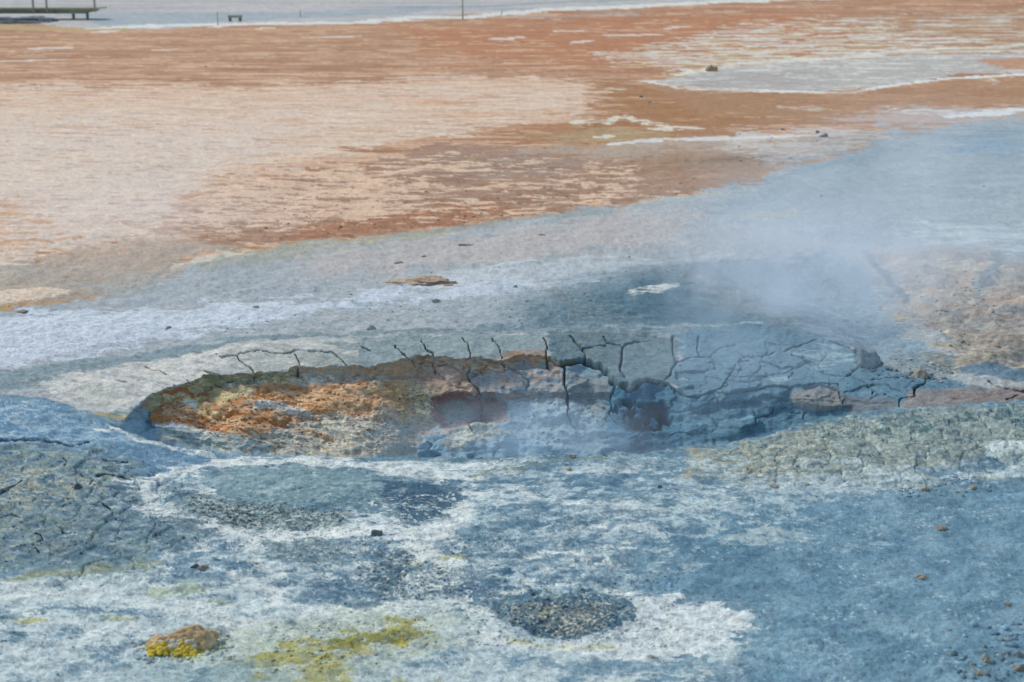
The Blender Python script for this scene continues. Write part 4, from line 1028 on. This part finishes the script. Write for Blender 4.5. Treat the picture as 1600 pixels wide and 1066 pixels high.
# long pink clay bank
p = ground_z(658, 440); D = (p - cam.location).length / FPX
bm = rock_bm(108 * D, .16, .032, 5, 4, .35, 2.6)
for v in bm.verts:
    v.co.z += .012 * mnoise.noise(v.co * 22); v.co.y += .02 * mnoise.noise(v.co * 6)
o = link_bm('clay_bank', bm, MR['pink']); o.location = p - Vector((0, 0, .004)); o.rotation_euler[2] = .10
tag(o, 'long low pink clay bank on pale grey ground behind the crater', 'clay bank')

# boulder at the end of the crater
p = ground_z(1352, 572); D = (p - cam.location).length / FPX
m_strat = rock_material('striped_clay', (88, 112, 130), (128, 150, 164), (146, 150, 140), 30)
bm = rock_bm(40 * D, .13, 30 * D, 31, 4, .34, 1.5, angular=.4)
o = link_bm('boulder', bm, m_strat); o.location = p - Vector((0, 0, .02)); o.rotation_euler = (0, .25, .4)
tag(o, 'dark blue grey furrowed boulder at the right end of the crater rim', 'boulder')
p = ground_z(1438, 590); D = (p - cam.location).length / FPX
bm = rock_bm(22 * D, .09, 15 * D, 37, 4, .3, 1.8)
o = link_bm('clay_mound', bm, MR['orange']); o.location = p - Vector((0, 0, .01))
tag(o, 'small rounded orange tipped clay mound right of the furrowed boulder', 'clay mound')

# sulphur rock in the foreground
p = ground_z(280, 1012); D = (p - cam.location).length / FPX
root = bpy.data.objects.new('sulphur_rock', None); scene.collection.objects.link(root)
root.location = p
tag(root, 'brown crusty rock with bright yellow sulphur grown along its foot', 'rock')
m_srock = rock_material('crusty_rock', (152, 130, 100), (206, 186, 156), (220, 214, 200), 30)
m_sul = rock_material('sulphur', (184, 168, 70), (216, 196, 84), (204, 204, 158), 60)
m_salt = rock_material('salt_nodules', (150, 152, 146), (210, 208, 200), None, 60)
bm = bmesh.new()
for k, (dx, dy, w, d, h) in enumerate([(-.055, .02, .085, .07, .045), (-.005, .03, .09, .08, .058), (.045, .035, .10, .08, .074), (.078, .02, .06, .07, .06), (.02, .0, .10, .06, .038)]):
    b2 = rock_bm(w * 1.35, d, h * .78, 60 + k, 5, .22, 1.6)
    me = bpy.data.meshes.new('tmp'); b2.to_mesh(me); b2.free()
    n0 = len(bm.verts); bm.from_mesh(me); bpy.data.meshes.remove(me)
    bm.verts.ensure_lookup_table()
    for v in bm.verts[n0:]: v.co += Vector((dx, dy, 0))
for f in bm.faces: f.smooth = True
link_bm('rock_body', bm, m_srock, root)
def nodules(name, mat, n, x0, x1, y0, y1, zf, r0, r1, seed):
    rng = random.Random(seed); bm = bmesh.new()
    for k in range(n):
        r = rng.uniform(r0, r1); x = rng.uniform(x0, x1); y = rng.uniform(y0, y1)
        b2 = rock_bm(2 * r, 2 * r, r * 1.1, seed * 50 + k, 2, .35, 2.0)
        me = bpy.data.meshes.new('tmp'); b2.to_mesh(me); b2.free()
        n0 = len(bm.verts); bm.from_mesh(me); bpy.data.meshes.remove(me)
        bm.verts.ensure_lookup_table()
        for v in bm.verts[n0:]: v.co += Vector((x, y, zf(x, y)))
    for f in bm.faces: f.smooth = True
    return link_bm(name, bm, mat, root)
nodules('sulphur_crust', m_sul, 130, -.10, .062, -.056, -.014, lambda x, y: .0 + (y + .056) * .45 + .006 * math.sin(x * 90), .003, .011, 3)
nodules('salt_crust', m_salt, 50, -.07, .06, -.024, -.004, lambda x, y: .012 + (y + .024) * .7, .003, .012, 4)

# dark lava mounds by the far boardwalk
for i, (u, v, w, h, label) in enumerate([(14, 35, 60, 7, 'low black lava mound under the boardwalk at the far left'),
                                  (74, 33, 34, 6, 'dark hump beside the boardwalk legs, right of the black lava mound')]):
    p = ground_z(u, v); D = (p - cam.location).length / FPX
    bm = rock_bm(w * D, w * D * .8, h * D, 300 + i, 4, .3, 1.6)
    o = link_bm('lava_mound', bm, MR['dark']); o.location = p - Vector((0, 0, .05))
    tag(o, label, 'mound', 'dark mounds below the boardwalk')

# ------------------------------------------------------------------ boardwalk far away
def box(bm, x0, x1, y0, y1, z0, z1):
    vs = [bm.verts.new(c) for c in ((x0, y0, z0), (x1, y0, z0), (x1, y1, z0), (x0, y1, z0), (x0, y0, z1), (x1, y0, z1), (x1, y1, z1), (x0, y1, z1))]
    for f in ((0, 3, 2, 1), (4, 5, 6, 7), (0, 1, 5, 4), (1, 2, 6, 5), (2, 3, 7, 6), (3, 0, 4, 7)):
        bm.faces.new([vs[i] for i in f])
m_wood = rock_material('weathered_wood', (104, 110, 102), (136, 138, 128), None, 3)
m_wood2 = rock_material('pale_wood', (140, 142, 132), (170, 170, 160), None, 3)
m_post = rock_material('faded_post', (140, 142, 140), (168, 168, 164), None, 3)
BY = float(ground_z(100, 31).y)
def at_y(u, v, y):
    b = (533.0 - v) / FPX; a = (u - 800) / FPX
    dy = cp + b * sp; dzz = -sp + b * cp; t = y / dy
    return a * t, CAM_H + dzz * t
bw = bpy.data.objects.new('boardwalk', None); scene.collection.objects.link(bw)
xe, zt = at_y(150, 12.5, BY); xs, zb = at_y(-330, 21.5, BY)
bw.location = (xe, BY, 0)
tag(bw, 'grey wooden boardwalk on legs at the far left edge of the plain', 'boardwalk')
W = xs - xe
bm = bmesh.new()
n_pl = 90
for k in range(n_pl):
    a = W * (k + 1) / n_pl; b = W * k / n_pl
    box(bm, a + .012, b, 0.02, 1.48, zt - .05, zt)
link_bm('deck', bm, m_wood2, bw)
bm = bmesh.new()
box(bm, W, -.45, 0.0, .07, zb, zt - .054)
vs = [bm.verts.new(c) for c in ((-.45, 0, zb), (-.45, .07, zb), (-.45, .07, zt - .054), (-.45, 0, zt - .054), (0.1, 0, zt - .09), (0.1, .07, zt - .09), (0.1, .07, zt - .054), (0.1, 0, zt - .054))]
for f in ((0, 4, 5, 1), (3, 2, 6, 7), (0, 3, 7, 4), (1, 5, 6, 2), (4, 7, 6, 5)): bm.faces.new([vs[i] for i in f])
bmesh.ops.recalc_face_normals(bm, faces=bm.faces)
link_bm('fascia', bm, m_wood, bw)
def post(name, x, y, z0, z1, r, mat, parent):
    bm = bmesh.new(); box(bm, -r, r, -r, r, 0, z1 - z0)
    bmesh.ops.bevel(bm, geom=list(bm.edges), offset=r * .2, segments=1)
    o = link_bm(name, bm, mat, parent); o.location = (x, y, z0)
    return o
for u in (-300, -180, -60, 113, 135):
    x, _ = at_y(u, 25, BY)
    post('leg', x - xe, .15, -.1, zb + .03, .045, m_wood, bw)
for u in (-270, -190, -108, -28, 52, 73, 153):
    x, _ = at_y(u, 5, BY)
    post('railing_post', x - xe - (0.12 if u == 153 else 0), -.04, zb + .05, zt + 1.0, .03, m_wood2, bw)
bm = bmesh.new(); box(bm, W, 0, -.075, -.035, zt + .88, zt + .96)
link_bm('handrail', bm, m_wood, bw)

# rope barrier posts in the distance
def rope_post(u, v, top, label, r=.02):
    p = ground_z(u, v); _, z = at_y(u, top, p.y)
    bm = bmesh.new()
    bmesh.ops.create_cone(bm, cap_ends=True, segments=12, radius1=r, radius2=r * .8, depth=z - p.z)
    bmesh.ops.translate(bm, verts=bm.verts, vec=(0, 0, (z - p.z) / 2))
    bmesh.ops.create_icosphere(bm, subdivisions=2, radius=r * 1.3, matrix=__import__('mathutils').Matrix.Translation((0, 0, z - p.z)))
    o = link_bm('barrier_post', bm, m_post); o.location = p
    tag(o, label, 'post', 'thin barrier posts at the far edge of the plain')
rope_post(340, 40, 20, 'thin grey barrier post left of the low dark stand')
rope_post(723, 30, 1, 'tall faint barrier post on the white far edge above the plain', .028)
rope_post(783, 24, 17, 'short dark leaning barrier post right of the tall faint one')
bpy.data.objects['barrier_post.002'].rotation_euler[1] = .2
rope_post(470, 26, 16, 'short faint barrier post between the low dark stand and the tall faint post', .018)
# low dark stand
p = ground_z(367, 32); D = (p - cam.location).length / FPX
st = bpy.data.objects.new('low_stand', None); scene.collection.objects.link(st); st.location = p
tag(st, 'low dark frame like a small bench on the grey flat at the far left', 'stand')
bm = bmesh.new(); box(bm, -10 * D, 10 * D, -.12, .12, 5.5 * D, 9 * D); bmesh.ops.bevel(bm, geom=list(bm.edges), offset=.01, segments=1)
link_bm('top', bm, m_wood2, st)
for sx in (-7.5, 7.5):
    post('leg', sx * D, 0, -.03, 5.6 * D, 2.0 * D, m_wood, st)

# ------------------------------------------------------------------ gravel: loose grit too many to count
rng = np.random.RandomState(3)
bmp = bmesh.new(); bmesh.ops.create_icosphere(bmp, subdivisions=1, radius=1.0)
bv = np.array([v.co[:] for v in bmp.verts]); bf = np.array([[v.index for v in f.verts] for f in bmp.faces]); bmp.free()
GR = [([(300, 778), (440, 786), (540, 800), (530, 826), (400, 832), (300, 808)], 420, (.5, 1)), ([(790, 945), (850, 930), (950, 935), (985, 955), (930, 988), (860, 992), (800, 970)], 600, (.4, 1)),
      ([(590, 860), (700, 880), (740, 920), (640, 935), (580, 900)], 260, (.4, 1)), ([(1180, 690), (1300, 664), (1450, 645), (1640, 636), (1640, 700), (1400, 725), (1150, 745)], 900, (.4, .9)),
      ([(0, 700), (200, 720), (260, 800), (200, 870), (0, 890)], 500, (.4, 1)), ([(0, 900), (600, 850), (1100, 760), (1600, 740), (1600, 1060), (0, 1060)], 2600, (.35, .8)),
      ([(590, 770), (720, 775), (700, 810), (620, 812)], 260, (.4, .8)), ([(240, 700), (1100, 712), (1100, 730), (240, 730)], 500, (.35, .8))]
GR += [([(240, 640), (300, 622), (400, 606), (640, 592), (690, 640), (640, 700), (420, 700), (260, 672)], 900, (.5, 1.5)), ([(640, 600), (960, 610), (950, 690), (700, 700)], 260, (.5, 1.6)),
       ([(1060, 560), (1300, 560), (1400, 600), (1200, 650), (1060, 680)], 160, (.4, 1.2)), ([(1480, 985), (1600, 960), (1600, 1066), (1490, 1066)], 70, (.7, 1.9)),
       ([(1380, 750), (1520, 740), (1560, 770), (1400, 785)], 90, (.5, 1.5)), ([(200, 1000), (360, 985), (370, 1030), (220, 1035)], 220, (.5, 1.5)), ([(400, 980), (680, 960), (690, 1010), (420, 1060)], 300, (.4, 1.1)),
       ([(1340, 560), (1480, 570), (1500, 600), (1380, 600)], 140, (.6, 1.8)), ([(1350, 400), (1580, 410), (1590, 560), (1480, 560)], 160, (.6, 1.8)), ([(220, 755), (640, 765), (640, 850), (240, 850)], 700, (.35, 1.0)),
       ([(720, 910), (1060, 900), (1060, 1010), (720, 1010)], 600, (.35, 1.1)), ([(520, 830), (800, 830), (800, 960), (520, 960)], 500, (.35, 1.0)), ([(500, 300), (1100, 280), (1150, 210), (1300, 200), (1200, 290), (700, 350), (300, 380)], 260, (.6, 2.0)),
       ([(300, 440), (1000, 380), (1000, 500), (300, 530)], 300, (.4, 1.4))]
P, S, C = [], [], []
pal = [(60, 78, 92), (96, 116, 130), (150, 156, 152), (206, 206, 200), (222, 224, 226), (176, 164, 140), (110, 132, 150)]
for pts, n, (s0, s1) in GR:
    a = np.array(pts, float); got = 0
    while got < n:
        u = rng.uniform(a[:, 0].min(), a[:, 0].max()); v = rng.uniform(a[:, 1].min(), a[:, 1].max())
        if not inside(np.array([u]), np.array([v]), pts)[0]: continue
        q = ground_z(u, v)
        got += 1
        P.append(q[:]); S.append(rng.uniform(s0, s1) ** 1.5 * .006); ri, ci = ground_idx(u, v); base = COL[ri, ci] * rng.choice([.65, .8, .95, 1.1, 1.2])
        C.append(base * .85 + .15 * srgb2lin(pal[rng.randint(len(pal))]) / LIGHT)
P = np.array(P); S = np.array(S); n = len(P)
sc3 = S[:, None] * np.stack([rng.uniform(.7, 1.4, n), rng.uniform(.7, 1.4, n), rng.uniform(.5, .9, n)], 1)
jit = 1 + .25 * rng.randn(n, len(bv), 1).clip(-1.5, 1.5)
co = P[:, None, :] + bv[None] * jit * sc3[:, None, :]
fc = (bf[None] + (np.arange(n) * len(bv))[:, None, None]).reshape(-1, 3)
me = bpy.data.meshes.new('gravel')
me.vertices.add(n * len(bv)); me.vertices.foreach_set('co', co.astype(F32).ravel())
me.loops.add(fc.size); me.loops.foreach_set('vertex_index', fc.astype(np.int32).ravel())
me.polygons.add(len(fc)); me.polygons.foreach_set('loop_start', np.arange(0, fc.size, 3, dtype=np.int32))
at = me.color_attributes.new('pigment', 'FLOAT_COLOR', 'POINT')
cc = np.ones((n, len(bv), 4), F32); cc[:, :, :3] = np.clip(np.array(C), 0, .85)[:, None, :]
at.data.foreach_set('color', cc.ravel()); me.update(calc_edges=True); me.materials.append(m_ground)
gravel = bpy.data.objects.new('gravel', me); scene.collection.objects.link(gravel)
tag(gravel, 'fine grey and white grit strewn over the near mud and the rubble bank', 'gravel', kind='stuff')

# ------------------------------------------------------------------ steam
def steam(name, label, centre, size, density, seed, thr=.42, nscale=2.2, rot=0.0, tint=(.84, .89, .94), tilt=0.0):
    bm = bmesh.new(); bmesh.ops.create_icosphere(bm, subdivisions=4, radius=1.0)
    m = bpy.data.materials.new(name + '_vapour'); m.use_nodes = True
    nt = m.node_tree; nt.nodes.clear(); N = nt.nodes.new; Lk = nt.links.new
    out = N('ShaderNodeOutputMaterial'); pv = N('ShaderNodeVolumePrincipled')
    pv.inputs['Color'].default_value = (*tint, 1); pv.inputs['Anisotropy'].default_value = .1
    tc = N('ShaderNodeTexCoord')
    ln = N('ShaderNodeVectorMath'); ln.operation = 'LENGTH'; Lk(tc.outputs['Object'], ln.inputs[0])
    fall = N('ShaderNodeMapRange'); fall.interpolation_type = 'SMOOTHSTEP'
    fall.inputs['From Min'].default_value = 1.0; fall.inputs['From Max'].default_value = .15
    fall.inputs['To Min'].default_value = 0; fall.inputs['To Max'].default_value = 1
    Lk(ln.outputs['Value'], fall.inputs['Value'])
    mp = N('ShaderNodeMapping'); mp.inputs['Scale'].default_value = (size[0], size[1], size[2]); mp.inputs['Location'].default_value = (seed * 7.7, seed, 0)
    Lk(tc.outputs['Object'], mp.inputs['Vector'])
    nz_ = N('ShaderNodeTexNoise'); nz_.inputs['Scale'].default_value = nscale; nz_.inputs['Detail'].default_value = 3; nz_.inputs['Distortion'].default_value = .6
    Lk(mp.outputs[0], nz_.inputs['Vector'])
    mr = N('ShaderNodeMapRange'); mr.inputs['From Min'].default_value = thr; mr.inputs['From Max'].default_value = thr + .25
    mr.inputs['To Min'].default_value = .12; mr.inputs['To Max'].default_value = 1
    Lk(nz_.outputs['Fac'], mr.inputs['Value'])
    mu = N('ShaderNodeMath'); mu.operation = 'MULTIPLY'; Lk(fall.outputs[0], mu.inputs[0]); Lk(mr.outputs[0], mu.inputs[1])
    m2 = N('ShaderNodeMath'); m2.operation = 'MULTIPLY'; Lk(mu.outputs[0], m2.inputs[0]); m2.inputs[1].default_value = density
    Lk(m2.outputs[0], pv.inputs['Density']); Lk(pv.outputs[0], out.inputs['Volume'])
    o = link_bm(name, bm, m); o.location = centre; o.scale = size; o.rotation_euler = (0, tilt, rot)
    tag(o, label, 'steam', kind='stuff')
    return o
def along(u, v, d):
    b = (533.0 - v) / FPX; a = (u - 800) / FPX
    q = Vector((a, cp + b * sp, -sp + b * cp)).normalized()
    return cam.location + q * d
W_T = (.97, .985, 1.0)
steam('steam', 'thick pale steam drifting over the pit behind the mound', along(1285, 430, 9.3), (1.6, .8, .66), 2.3, 1, tint=(.86, .92, .97), nscale=2.8, thr=.45)
steam('steam', 'bluish steam pooled on the floor of the crater below its maroon recess', along(880, 680, 7.2), (1.15, .36, .28), 2.6, 2, tint=(.80, .92, 1.0), nscale=3.4, thr=.45)
steam('steam', 'thin blue veil of steam over the cracked slabs at the right of the crater', along(1180, 560, 7.9), (1.2, .5, .5), 1.25, 6, tint=(.80, .92, 1.0), nscale=3.0, thr=.44)
steam('steam', 'thin steam veil spreading over the blue plain and hillocks at the right', along(1400, 360, 11.0), (2.5, 1.5, 1.15), .62, 3, tint=(.90, .95, .98), nscale=1.6)
steam('steam', 'faint steam veil above the pink ground at the left', along(230, 380, 12.5), (2.1, 1.2, .8), .42, 4, tint=W_T, nscale=1.6)
print('objects', len(scene.objects), 'verts', X.size)
